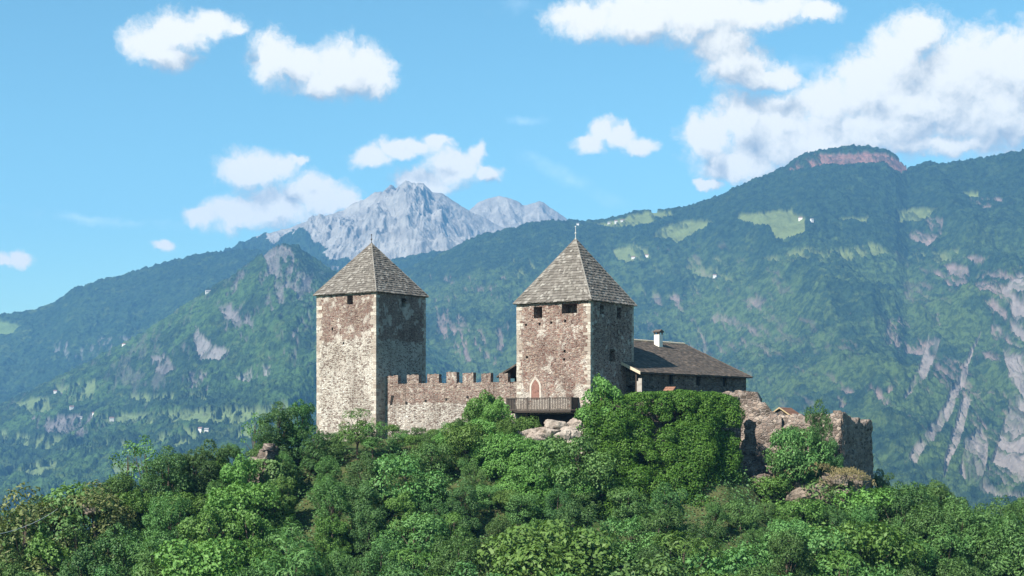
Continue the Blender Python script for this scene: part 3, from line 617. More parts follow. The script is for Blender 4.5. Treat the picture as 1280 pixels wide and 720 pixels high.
for (px, z) in ((508, 3.1), (532, 3.35), (558, 3.5), (584.5, 3.75)):
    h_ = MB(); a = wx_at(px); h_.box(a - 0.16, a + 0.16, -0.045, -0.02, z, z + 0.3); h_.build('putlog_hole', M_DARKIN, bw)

# house with the long brown roof, leaning on the right tower
A = Vector((15.8, 194.5, 0)); eh = Vector((0.643, 0.766, 0)); dh = Vector((0.766, -0.643, 0)); hang = math.atan2(eh.y, eh.x)
house = thing('house', 'long low stone house with brown tiled roof and white chimney beside right tower', 'house', (A.x, A.y, 0), hang)
# local: x along the ridge, y up-slope (away from the eave); eave at y=0 z=6.91, slope .44
L_, S_, ZE, SL = 26.3, 11.1, 6.91, 0.44
zrg = ZE + SL * S_
b = MB()
wins = [(px, 0.55, 1.35) for px in (839, 873, 906)]
def hx_at(px, off):                           # along the wall (off metres behind the eave) at a pixel
    o = A - dh * off; k = (px - CX) / F; return (k * o.y - o.x) / (eh.x - k * eh.y)
wallz = ZE + SL * 0.7 - 0.12
holes = []
for px, w_, hgt in wins: x = hx_at(px, 0.7) - 1.1; holes.append((x - 0.5, x + 0.5, 9.55, 9.55 + hgt + 0.3))
b.panel((1.1, 0.7, -4), (1, 0, 0), (0, 0, 1), L_ - 1.5, wallz + 4, holes, 0.5)
b.panel((L_ - 0.4, 0.7, -4), (0, 1, 0), (0, 0, 1), 2 * S_ - 1.4, wallz + 4, [], 0.4)
b.add([(L_ - 0.4, 0.7, wallz), (L_ - 0.4, 2 * S_ - 0.7, wallz), (L_ - 0.4, S_, zrg - 0.15)], [(0, 1, 2)])
b.panel((1.1, 5.0, -4), (0, -1, 0), (0, 0, 1), 4.3, wallz + 4, [(1.0, 3.2, 6.6, 9.3)], 2.0)
b.panel((L_ - 0.4, 2 * S_ - 0.7, -4), (-1, 0, 0), (0, 0, 1), L_ - 9, wallz + 4, [], 0.4)
b.build('wall', M_GREY, house)
for (x0, x1, z0, z1) in holes:
    w_ = MB(); w_.box(x0 + 1.1 + 0.003, x1 + 1.1 - 0.003, 1.02, 1.06, z0 - 4, z1 - 4); wo = w_.build('window', M_DARKIN, house)
    fr = MB(); a, c = x0 + 1.1, x1 + 1.1
    for q in ((a + .005, a + 0.09, z0 - 4 + .005, z1 - 4 - .005), (c - 0.09, c - .005, z0 - 4 + .005, z1 - 4 - .005), ((a + c) / 2 - 0.03, (a + c) / 2 + 0.03, z0 - 4 + .005, z1 - 4 - .005)): fr.box(q[0], q[1], 0.95, 1.0, q[2], q[3])
    fr.build('frame', M_DARKWOOD, wo)
r = MB()
r.hexa([(0, 0, ZE - 0.16), (L_, 0, ZE - 0.16), (L_, S_, zrg - 0.16), (0, S_, zrg - 0.16), (0, 0, ZE - 0.02), (L_, 0, ZE - 0.02), (L_, S_, zrg - 0.02), (0, S_, zrg - 0.02)])
r.hexa([(5, S_ + .005, zrg - 0.16), (L_, S_ + .005, zrg - 0.16), (L_, 2 * S_, ZE - 0.16), (5, 2 * S_, ZE - 0.16), (5, S_ + .005, zrg - 0.02), (L_, S_ + .005, zrg - 0.02), (L_, 2 * S_, ZE - 0.02), (5, 2 * S_, ZE - 0.02)])
shingled(r, (0, -0.06, ZE - 0.02), (L_, -0.06, ZE - 0.02), (0, S_, zrg), (L_, S_, zrg), 27, 0.42, 0.055, 0.04)
shingled(r, (L_, 2 * S_, ZE), (5, 2 * S_, ZE), (L_, S_, zrg), (5, S_, zrg), 27, 0.42, 0.055, 0.04)
ro = r.build('roof', M_TILE, house)
f_ = MB(); f_.hexa([(-0.09, -0.08, ZE - 0.30), (-0.012, -0.08, ZE - 0.30), (-0.012, 3.4, ZE - 0.30 + SL * 3.48), (-0.09, 3.4, ZE - 0.30 + SL * 3.48), (-0.09, -0.08, ZE + 0.08), (-0.012, -0.08, ZE + 0.08), (-0.012, 3.4, ZE + 0.08 + SL * 3.48), (-0.09, 3.4, ZE + 0.08 + SL * 3.48)])
f_.build('verge_board', M_FASCIA, ro)
f_ = MB(); f_.tube([(6, S_, zrg + 0.05), (15, S_, zrg + 0.07), (L_, S_, zrg + 0.05)], 0.15, 8); f_.build('ridge_cap', M_FASCIA, ro)
f_ = MB(); f_.tube([(L_ + 0.02, y, ZE + SL * y + 0.03) for y in (-0.05, 4, 8, S_)], 0.09, 6); f_.build('verge_cap', M_OLDWOOD, ro)
sC = 9.6; oC = A - dh * sC; kC = (823 - CX) / F; rC = (kC * oC.y - oC.x) / (eh.x - kC * eh.y); zC = ZE + SL * sC
c_ = MB(); c_.box(rC - 0.42, rC + 0.42, sC - 0.42, sC + 0.42, zC - 1.0, zC + 1.55); co = c_.build('chimney', M_CHIM, ro)
c_ = MB()
for sx in (-0.36, 0.36):
    for sy in (-0.36, 0.36): c_.box(rC + sx - 0.07, rC + sx + 0.07, sC + sy - 0.07, sC + sy + 0.07, zC + 1.55, zC + 1.85)
c_.box(rC - 0.55, rC + 0.55, sC - 0.55, sC + 0.55, zC + 1.85, zC + 1.95)
c_.prism([(rC - 0.6, zC + 1.953), (rC + 0.6, zC + 1.953), (rC, zC + 2.25)], 'y', sC - 0.58, sC + 0.58); c_.build('chimney_cap', M_TILE, co)
po = MB()
for x in (0.35, 0.75): po.box(x, x + 0.16, 0.75, 0.95, 0.5, ZE + 0.12)
po.build('porch_post', M_DARKWOOD, house)

# small shed roof between wall and right tower, and its post
k = P3(643, 470, 199.0); ln = thing('lean_to', 'small dark lean-to roof tucked between battlement wall and right tower', 'lean-to', (k[0] - 0.2, k[1], 4.5), -R33)
r = MB(); shingled(r, (-1.7, -1.2, 2.0), (1.5, -1.2, 3.6), (-1.7, 3.0, 2.0), (1.5, 3.0, 3.6), 8, 0.4, 0.05)
r.hexa([(-1.7, -1.2, 1.85), (1.5, -1.2, 3.45), (1.5, 3, 3.45), (-1.7, 3, 1.85), (-1.7, -1.2, 1.98), (1.5, -1.2, 3.58), (1.5, 3, 3.58), (-1.7, 3, 1.98)]); r.build('roof', M_TILE, ln)
r = MB()
for x, y in ((-1.3, -0.9), (-1.3, 2.6)): r.box(x - 0.1, x + 0.1, y - 0.1, y + 0.1, -4.5, 2.0)
r.build('post', M_DARKWOOD, ln)
r = MB(); r.box(-1.25, 1.2, 2.55, 2.7, -4.5, 2.2); r.build('back_wall', M_DARKWOOD, ln)

# ragged masonry: path of plan points, top height as a function of distance, rough stone face
def ragged(name, pts, tops, zb, thick, material, parent=None, res=0.42, rough=0.16, seed=1, batter=0.0):
    pts = [Vector(p) for p in pts]; seg = [(b_ - a_).length for a_, b_ in zip(pts, pts[1:])]; L = sum(seg); n = max(2, int(L / res)); rr = np.random.default_rng(seed)
    S = np.linspace(0, L, n + 1); cx, cyy, nx, ny = [], [], [], []
    for s in S:
        i, q = 0, s
        while i < len(seg) - 1 and q > seg[i]: q -= seg[i]; i += 1
        p = pts[i].lerp(pts[i + 1], min(1, q / seg[i])); d = (pts[i + 1] - pts[i]).normalized(); cx.append(p.x); cyy.append(p.y); nx.append(d.y); ny.append(-d.x)
    cx, cyy, nx, ny = map(np.array, (cx, cyy, nx, ny)); ts, tz = zip(*tops); top = np.interp(S, np.array(ts) * L, tz)
    top = top + (np.round(rr.random(n + 1) * 3) / 3 - 0.5) * 0.55
    m = int((max(tz) - zb) / res); V = []
    for side, off in ((1, 0.0), (-1, thick)):
        for j in range(m + 1):
            u = j / m; z = zb + (top - zb) * u
            d = (fbm(S * 1.1 + 50 * side, z * 1.3, 4, seed) - 0.5) * rough * 4 + (rr.random(n + 1) - 0.5) * rough
            o_ = (d + batter * (1 - u)) if side == 1 else (-off - d)
            V.append(np.stack([cx + nx * o_, cyy + ny * o_, z + (rr.random(n + 1) - .5) * 0.1 * (0 < u < 1)], -1))
    V = np.array(V); fr, bk = V[:m + 1], V[m + 1:]
    ring = np.concatenate([fr, bk[::-1]], 0); R = ring.shape[0]
    Q = grid_quads(R, n + 1)[:, [0, 1, 2, 3]]
    ends = []
    for c in (0, n):
        for j in range(m): ends.append((j * (n + 1) + c, (j + 1) * (n + 1) + c, (R - 2 - j) * (n + 1) + c, (R - 1 - j) * (n + 1) + c))
    Q = np.vstack([Q, np.array(ends)])
    return obj(name, np_mesh(name, ring.reshape(-1, 3), Q), material, parent)
c0 = P3(1052, 519, 195.0); c1 = Vector((c0[0] - 0.833 * 10.0, c0[1] + 0.553 * 10.0)); cr = Vector((c0[0] + 0.553 * 10.6, c0[1] + 0.833 * 10.6))
bast = thing('ruined_bastion', 'ruined corner bastion with ragged top and dark right face at right end of castle', 'ruin', (c0[0], c0[1], -9))
for nm, o in (('front_wall', ragged('front_wall', [(c1.x, c1.y), (c0[0], c0[1])], [(0, 1.75), (0.4, 1.5), (0.75, 1.6), (0.9, 1.7), (1, 1.9)], -12, 1.1, M_RUIN, seed=4)),
              ('side_wall', ragged('side_wall', [(c0[0], c0[1]), (cr.x, cr.y)], [(0, 1.9), (0.12, 1.9), (0.2, 1.2), (0.3, 1.3), (0.42, 0.9), (0.6, 1.1), (0.66, 0.6), (0.85, 0.9), (1, 0.6)], -12, 1.1, M_RUIN, seed=9))):
    o.parent = bast; o.matrix_parent_inverse = Matrix.Translation((-c0[0], -c0[1], 9))
q0 = P3(872, 560, 203.5); q1 = P3(922, 490, 201.0); q2 = P3(950, 505, 199.6)
tag(ragged('ruined_wall', [(q0[0], q0[1]), (q1[0], q1[1]), (q2[0], q2[1]), (c1.x + 1.6, c1.y - 1.5)], [(0, 3.6), (0.3, 4.55), (0.5, 4.75), (0.68, 4.5), (0.74, 3.6), (0.84, 2.7), (0.92, 1.9), (1, 1.7)], -11, 1.4, M_RUIN, seed=14, rough=0.24, batter=1.2),
    'high broken rubble wall with ragged sloping top between ivy and bastion', 'ruin')
tw0, tw1 = P3(742, 500, 191.5), P3(925, 500, 197.0)
tag(ragged('terrace_wall', [(tw0[0], tw0[1]), (P3(830, 500, 189)[0], 189.0), (tw1[0], tw1[1])], [(0, 3.6), (0.3, 3.9), (1, 3.9)], -9, 1.2, M_GREY, seed=17), 'stone terrace wall below the long house, all but hidden by ivy', 'wall')
fr0, fr1 = P3(312, 570, 186.0), P3(352, 560, 190.0)
tag(ragged('ruined_wall', [(fr0[0], fr0[1]), (P3(334, 570, 183)[0], 183.0), (fr1[0], fr1[1])], [(0, -3.6), (0.35, -2.6), (0.6, -1.9), (0.8, -2.2), (1, -3.2)], -12, 1.0, M_RUIN, seed=23), 'small ivy-grown ruin stump among trees left of the left tower', 'ruin')
bs = P3(652, 520, 186.0)
# small roof behind the bastion
gr = thing('small_roof', 'small ochre gabled roof peeping over ruined bastion wall', 'roof', P3(974, 520, 206.0), -R33); gr.scale = (0.66, 0.66, 0.66)
r = MB(); r.prism([(-1.9, -2.0), (2.3, -2.0), (2.3, 0.2), (0.2, 1.55), (-1.9, 0.2)], 'y', 0, 5); r.build('wall', M_GREY, gr)
r = MB(); shingled(r, (-2.3, -0.4, 0.02), (-2.3, 5.4, 0.02), (0.2, -0.4, 1.68), (0.2, 5.4, 1.68), 6, 0.4, 0.05); shingled(r, (2.7, 5.4, 0.02), (2.7, -0.4, 0.02), (0.2, 5.4, 1.68), (0.2, -0.4, 1.68), 6, 0.4, 0.05)
r.hexa([(-2.3, -0.4, -0.1), (0.2, -0.4, 1.55), (0.2, 5.4, 1.55), (-2.3, 5.4, -0.1), (-2.3, -0.4, 0.01), (0.2, -0.4, 1.66), (0.2, 5.4, 1.66), (-2.3, 5.4, 0.01)])
r.hexa([(0.203, -0.4, 1.55), (2.7, -0.4, -0.1), (2.7, 5.4, -0.1), (0.203, 5.4, 1.55), (0.203, -0.4, 1.66), (2.7, -0.4, 0.01), (2.7, 5.4, 0.01), (0.203, 5.4, 1.66)]); r.build('roof', M_REDTILE, gr)
r = MB()
for s in (-1, 1): r.hexa([(0.2, -0.48, 1.5), (0.2 + s * 2.5, -0.48, -0.15), (0.2 + s * 2.5, -0.41, -0.15), (0.2, -0.41, 1.5), (0.2, -0.48, 1.78), (0.2 + s * 2.5, -0.48, 0.13), (0.2 + s * 2.5, -0.41, 0.13), (0.2, -0.41, 1.78)])
r.build('gable_board', M_ROOFYELLOW, gr)
# little tiled hood in front of the house
p = P3(835, 489, 192.5); hd = thing('tiled_hood', 'small reddish tiled hood sticking up from ivy before the house', 'roof', p, -R33)
r = MB(); r.box(-0.35, 0.45, -0.1, 0.8, -1.6, -0.05); r.build('wall', M_GREY, hd)
r = MB(); shingled(r, (-0.75, -0.55, -0.45), (0.6, -0.55, -0.45), (-0.55, 0.5, 0.55), (0.8, 0.5, 0.55), 4, 0.3, 0.05, 0.02); r.hexa([(-0.75, -0.55, -0.55), (0.6, -0.55, -0.55), (0.8, 0.5, 0.45), (-0.55, 0.5, 0.45), (-0.75, -0.55, -0.46), (0.6, -0.55, -0.46), (0.8, 0.5, 0.54), (-0.55, 0.5, 0.54)]); r.build('roof', M_REDTILE, hd)
# plastered stub of wall under the verge
p = P3(799, 481, 194.0); r = MB(); r.box(-0.28, 0.3, -0.2, 0.2, -4, 0.45); r.box(-0.1, 0.3, -0.19, 0.19, 0.45, 0.8); o = r.build('masonry_pier', M_PLASTER); o.location = p; tag(o, 'short whitewashed masonry pier under the house roof corner', 'pier')

# rocks
def rock(name, p, size, material, seed, label, n=7):
    """a heap of chipped blocks grown together into one outcrop"""
    r = np.random.default_rng(seed); bm = bmesh.new(); bmesh.ops.create_icosphere(bm, subdivisions=4, radius=1.0)
    B = np.array([v.co[:] for v in bm.verts]); F_ = np.array([[v.index for v in f.verts] for f in bm.faces]); bm.free(); VV, FF = [], []
    for k in range(n):
        V = B * 1.25
        for _ in range(26):
            d = r.normal(size=3); d /= np.linalg.norm(d); c = r.uniform(0.5, 0.9); V = V - d * np.maximum(0, V @ d - c)[:, None]
        V = V * (1 + 0.34 * (ridged(V[:, 0] * 2.5 + k * 9, V[:, 1] * 2.5 + V[:, 2] * 3.1, 5, seed, 0.6) - 0.5) + 0.22 * (fbm(V[:, 2] * 7 + k, (V[:, 0] + V[:, 1]) * 4, 4, seed + 2, 0.7) - 0.5))[:, None]
        sc_ = r.uniform(0.35, 0.62, 3) * (9 / max(n, 9)) ** 0.42 * np.array([1.0, 0.9, 1.0]); c = r.uniform(-0.66, 0.66, 3) if k else np.zeros(3); c[2] = -abs(c[2]) * 0.8 + (0.25 if k % 3 == 0 else 0) + (0.2 if n > 12 else 0)
        FF.append(F_ + len(B) * k); VV.append((V * sc_ + c) * np.array(size))
    o = obj(name, np_mesh(name, np.vstack(VV), np.vstack(FF)), material); o.location = p; tag(o, label, 'rock'); return o
rock('rock_outcrop', P3(692, 543, 185.6), (4.6, 1.8, 2.5), M_ROCKPALE, 3, 'pale broken rock ledge directly under the wooden balcony', 24)
rock('rock_outcrop', P3(641, 550, 187.5), (1.5, 1.5, 4.4), M_ROCKPALE, 12, 'upright rock stub at the left foot of the balcony tower', 6)
rock('rock_outcrop', P3(926, 622, 191.5), (4.0, 2.4, 4.2), M_RUIN, 5, 'tall brown crag under the high broken rubble wall', 28)
rock('rock_outcrop', P3(1040, 620, 189.0), (6.0, 3.0, 4.4), M_ROCK, 8, 'wide brown crag with dry grass under the ruined bastion', 40)
rock('rock_outcrop', P3(992, 604, 191.5), (3.6, 2.4, 3.4), M_ROCK, 15, 'narrow rock shelf between broken wall and bastion', 26)
rock('rock_outcrop', P3(106, 636, 177.0), (1.7, 1.5, 0.9), M_ROCK, 19, 'low earthy rock bank between the leftmost trees', 6)

# ------------------------------------------------------------------ vegetation
def leaf_arrays(P, N, size, aspect, r):
    n = len(P); N = N / (np.linalg.norm(N, axis=1, keepdims=True) + 1e-9)
    a = r.normal(size=(n, 3)); t = np.cross(N, a); t /= np.linalg.norm(t, axis=1, keepdims=True) + 1e-9; b = np.cross(N, t)
    s = size * r.uniform(0.6, 1.35, n)[:, None]; droop = N * s * 0.18
    V = np.stack([P - t * s * 0.5, P + b * s * aspect * 0.5 + droop, P + t * s * 0.5, P - b * s * aspect * 0.5 + droop], 1).reshape(-1, 3)
    return V, np.arange(4 * n).reshape(n, 4)
def crown_mesh(name, lobes, per_area, size, aspect, seed, up=0.5, shell=(0.72, 1.05), fronds=False):
    r = np.random.default_rng(seed); Ps, Ns = [], []
    for (c, rad) in lobes:
        rad = np.array(rad); n = int(per_area * 4 * math.pi * rad.prod() ** (2 / 3)); d = r.normal(size=(n, 3)); d /= np.linalg.norm(d, axis=1, keepdims=True)
        d = d[d[:, 2] > -0.75]; q = fbm(d[:, 0] * 2.3 + seed, d[:, 1] * 2.3 + d[:, 2] * 2.9, 3, seed)     # gaps and tufts on each lobe
        keep = q > 0.40; d, q = d[keep], q[keep]
        rr = r.uniform(shell[0], shell[1], len(d)) + (q - 0.5) * 0.7
        P = np.array(c) + d * rad * rr[:, None]; Ps.append(P); Ns.append(d + np.array([0, 0, up]) + r.normal(size=d.shape) * 0.55)
    P, N = np.vstack(Ps), np.vstack(Ns)
    if fronds:                                # long pinnate fronds arching out of each tip
        m = 9; k = np.tile(np.linspace(-1, 1, m), len(P)); P0 = np.repeat(P, m, 0); N0 = np.repeat(N, m, 0)
        a = r.normal(size=P.shape); dirv = np.cross(N, a); dirv /= np.linalg.norm(dirv, axis=1, keepdims=True) + 1e-9; D0 = np.repeat(dirv, m, 0)
        P = P0 + D0 * (k * size * 1.6)[:, None] - np.array([0, 0, 1]) * (k ** 2 * size * 0.7)[:, None]; N = N0 / 1.0
    V, Q = leaf_arrays(P, N, size, aspect, r); return np_mesh(name, V, Q)
def trunk_mb(h, rad, limbs, seed):
    r = random.Random(seed); m = MB(); sway = [r.uniform(-0.25, 0.25) for _ in range(4)]
    m.tube([(0, 0, -1.2), (sway[0] * 0.4, sway[1] * 0.4, h * 0.25), (sway[0], sway[1], h * 0.5), (sway[2], sway[3], h * 0.8)], [rad * 1.3, rad, rad * 0.75, rad * 0.3], 8)
    for (c, z0) in limbs: m.tube([(sway[0], sway[1], z0), ((c[0] + sway[0]) * 0.55, (c[1] + sway[1]) * 0.55, (z0 + c[2]) * 0.52), c], [rad * 0.5, rad * 0.32, rad * 0.1], 6)
    return m
def lobes_for(H, W, n, seed, zlo=0.3, rl=(0.28, 0.45), squash=0.85):
    r = random.Random(seed); L = []
    for i in range(n):
        z = r.uniform(zlo, 0.9); a = i * 2.39996 + r.uniform(-0.4, 0.4)
        prof = math.sqrt(max(0.05, 1 - ((z - 0.55) / 0.52) ** 2)); d = W * prof * r.uniform(0.35, 0.78)
        k = W * r.uniform(*rl) * (1.1 - 0.4 * z); L.append(((d * math.cos(a), d * math.sin(a), z * H), (k * 1.15, k * 1.15, k * squash)))
    L.append(((r.uniform(-.3, .3), r.uniform(-.3, .3), H * 0.88), (W * 0.3, W * 0.3, H * 0.12))); return L
SPECIES = {}
def species(key, name, cat, H, W, n, leaf, per_area, size, aspect, seed, zlo=0.3, rl=(0.28, 0.45), squash=0.85, trunk=0.16, up=0.5, fronds=False, shell=(0.72, 1.05)):
    lb = lobes_for(H, W, n, seed, zlo, rl, squash); me = crown_mesh('crown', lb, per_area, size, aspect, seed, up, shell, fronds); me.materials.append(leaf)
    tm = trunk_mb(H, trunk, [(c, H * random.uniform(0.2, 0.4)) for c, _ in lb[::2]], seed); t = tm.build('trunk', M_BARK); tme = t.data; bpy.data.objects.remove(t)
    SPECIES[key] = (name, cat, H, me, tme)
species('oak', 'broadleaf_tree', 'tree', 9, 3.1, 36, L_DARK, 100, 0.185, 0.62, 101, zlo=0.15, rl=(0.2, 0.34), squash=1.1)
species('oak_b', 'broadleaf_tree', 'tree', 9, 2.8, 33, L_DARK, 100, 0.18, 0.62, 111, zlo=0.12, rl=(0.2, 0.33), squash=1.2)
species('ash', 'feathery_tree', 'tree', 9, 2.9, 34, L_MID, 100, 0.20, 0.38, 102, up=0.3, zlo=0.12, rl=(0.2, 0.32), squash=1.25)
species('ash_b', 'feathery_tree', 'tree', 9, 3.2, 38, L_MID, 100, 0.195, 0.40, 112, up=0.3, zlo=0.12, rl=(0.18, 0.30), squash=1.15)
species('sumac', 'frond_tree', 'tree', 8, 3.0, 18, L_BRIGHT, 10.0, 0.20, 0.36, 103, up=0.9, fronds=True)
species('sumac_b', 'frond_tree', 'tree', 8, 2.8, 16, L_MID, 10.0, 0.20, 0.36, 113, up=0.9, fronds=True)
species('vine', 'vine_covered_tree', 'tree', 8, 2.6, 26, L_BRIGHT, 105, 0.19, 0.8, 104, zlo=0.05, rl=(0.30, 0.44), squash=1.15, up=0.1)
species('bush', 'shrub', 'shrub', 4, 2.5, 16, L_MID, 75, 0.18, 0.6, 105, zlo=0.12, trunk=0.08)
species('bush_b', 'shrub', 'shrub', 4, 2.4, 15, L_BRIGHT, 75, 0.18, 0.6, 115, zlo=0.12, trunk=0.08)
species('sparse', 'slender_tree', 'tree', 9, 2.7, 16, L_MID, 16, 0.30, 0.5, 106, rl=(0.16, 0.34), trunk=0.12, zlo=0.25)
species('olive', 'olive_green_tree', 'tree', 8, 3.2, 20, L_OLIVE, 30, 0.24, 0.45, 107, rl=(0.2, 0.34))
LOOK = {'oak': 'dark green round-crowned leafy tree', 'oak_b': 'dark green uneven-crowned leafy tree', 'ash': 'mid-green feathery tree', 'ash_b': 'broad mid-green feathery tree', 'sumac': 'bright green tree with drooping fronds', 'sumac_b': 'deep green tree with drooping fronds',
        'vine': 'yellow-green tree smothered in vines', 'bush': 'mid-green bush', 'bush_b': 'bright green bush', 'sparse': 'slender see-through tree', 'olive': 'pale olive-green tree'}
TREES = []
def plant(key, px, Y, pytop=None, h=None, sink=0.0, wid=1.0, bz=None):
    name, cat, H, cm, tm = SPECIES[key]; X = (px - CX) / F * Y; z = float(ground_z(X, Y)) - sink if bz is None else bz
    if pytop is not None: h = (HY - pytop) / F * Y - z
    s = h / (H * 1.02); t = thing(name, None, cat, (X, Y, z), random.uniform(0, 6.28)); w = s * wid if h > 4 else s * wid; t.scale = (w, w, s)
    for nm, me in (('trunk', tm), ('crown', cm)):
        o = bpy.data.objects.new(nm, me); COL.objects.link(o); o.parent = t
    TREES.append((t, key, px, (HY - (z + h * 0.6) / Y * F), h)); return t
# skyline and upper slope, set by what each one shows in the photograph
for a in [('olive', 30, 178, 604), ('olive', 62, 182, 628), ('sparse', 78, 186, 622), ('sparse', 95, 176, 640), ('olive', 118, 178, 600), ('ash', 150, 184, 588), ('sparse', 182, 186, 541), ('sparse', 162, 190, 548), ('oak', 212, 184, 555), ('oak_b', 240, 186, 560), ('oak', 262, 186, 547), ('ash', 286, 187, 553), ('vine', 300, 180, 566), ('sparse', 320, 192, 514), ('oak', 350, 190, 500), ('oak_b', 374, 191, 497), ('oak', 392, 187, 530), ('oak', 332, 190, 535),
          ('vine', 352, 178, 592), ('bush', 415, 192, 540), ('sumac', 446, 190, 508), ('sumac_b', 466, 189, 522), ('bush_b', 490, 198, 530), ('bush', 506, 197, 537), ('bush', 524, 196, 534), ('bush_b', 543, 195, 536), ('bush', 562, 194, 528), ('bush', 497, 192, 541), ('bush_b', 516, 191.5, 543), ('bush', 536, 191, 542), ('bush_b', 556, 190.5, 541), ('bush', 612, 179, 606), ('bush_b', 634, 178, 612), ('bush', 652, 177, 616), ('ash', 572, 190, 522), ('vine', 588, 190, 503), ('vine', 604, 190, 486), ('vine', 622, 188, 494), ('vine', 634, 186, 520), ('bush_b', 657, 187.8, 519), ('bush_b', 582, 186, 528), ('bush', 722, 181, 545), ('vine', 752, 187, 466),
          ('oak', 1024, 191, 497), ('bush', 1000, 190, 534), ('bush', 990, 190, 536), ('oak_b', 1040, 190, 545), ('oak', 1100, 204, 585), ('bush', 955, 180, 628), ('bush_b', 1004, 180, 622), ('ash', 1078, 178, 628), ('bush_b', 962, 189, 594), ('bush', 1052, 187, 600), ('oak_b', 1130, 180, 603), ('ash', 1165, 176, 625), ('ash_b', 1196, 180, 616), ('sumac_b', 1235, 178, 634), ('ash', 1270, 174, 640)]:
    plant(a[0], a[1], a[2], pytop=a[3], bz=-7.0 if 985 < a[1] < 1045 and a[2] > 189 else None, wid=(0.56 if a[0] == 'oak' else 0.8) if 985 < a[1] < 1045 and a[2] > 189 else (0.8 if a[0] == 'vine' else 0.6 if a[1] == 657 else 1.0))
# the wooded slope below, in staggered rows
KEYS = ['oak', 'ash', 'sumac', 'oak_b', 'vine', 'ash_b', 'sumac_b', 'bush', 'bush_b', 'ash']
rs = random.Random(42)
for row, (Y, step, pa, pb) in enumerate([(187, 44, 546, 572), (182, 46, 560, 596), (176, 48, 588, 624), (169, 52, 618, 656), (161, 56, 650, 686), (152, 64, 680, 712), (143, 76, 704, 735)]):
    px = -30 + (row % 2) * step * 0.5
    while px < 1330:
        x = px + rs.uniform(-14, 14); yy = Y + rs.uniform(-3, 3); X = (x - CX) / F * yy; low = float(np.interp(x, [0, 120, 260, 330, 900, 1060, 1160, 1280], [62, 46, 14, 0, 0, 18, 44, 60])) * max(0.0, 1.0 - row * 0.16)
        top = rs.uniform(pa, pb) + low; key = rs.choice(KEYS)
        if x < 180 and row > 2: key = rs.choice(['oak', 'oak_b', 'ash', 'oak'])
        if x > 1100: key = rs.choice(['ash', 'ash_b', 'oak_b', 'ash'])
        g = float(ground_z(X, yy)); h = (HY - top) / F * yy - g
        if row == 2 and 890 < x < 1090: top = max(top, 626)
        h = (HY - top) / F * yy - g
        clear = (640 < x < 730 and row < 2) or (880 < x < 1085 and row < 2) or (735 < x < 900 and row < 2) or (300 < x < 360 and row == 1) or (600 < x < 692 and row in (1, 2)) or (x < 140 and row < 1) or (x > 1085 and row == 0 and x < 1120)
        if not clear and h > 2.0: plant(key if h > 4.5 or key.startswith('bush') else 'bush', x, yy, h=min(h, 12.5))
        px += step
# labels of the trees: look, landmark, place on the slope; ranks only where nothing else differs
def where(px): return next(n for lim, n in ((140, 'near the left edge'), (300, 'left of the ruin stump'), (396, 'by the ruin stump'), (482, 'below the left tower'), (640, 'below the battlement wall'), (735, 'below the balcony'), (900, 'below the ivied terrace'), (1095, 'below the ruined bastion'), (9999, 'on the right-hand slope')) if px < lim)
keyd = {}
for t in TREES:
    band = 'high' if t[3] < 575 else 'partway down' if t[3] < 660 else 'low'
    keyd.setdefault((t[1], where(t[2]), band), []).append(t)
ORD = ['leftmost'] + [w + ' from left' for w in 'second third fourth fifth sixth seventh eighth ninth tenth eleventh twelfth thirteenth fourteenth fifteenth sixteenth'.split()]
for (k, w, b_), ts in keyd.items():
    ts.sort(key=lambda t: t[2])
    for i, t in enumerate(ts):
        lab = f"{LOOK[k]} {b_} {w}" if len(ts) == 1 else f"{('left-hand', 'right-hand')[i] if len(ts) == 2 else ('rightmost' if i == len(ts) - 1 else ORD[i])} {LOOK[k]} {b_} {w}"
        t[0]['label'] = lab; t[0]['group'] = 'bushes on the castle hill' if SPECIES[k][1] == 'shrub' else 'trees on the castle hill'

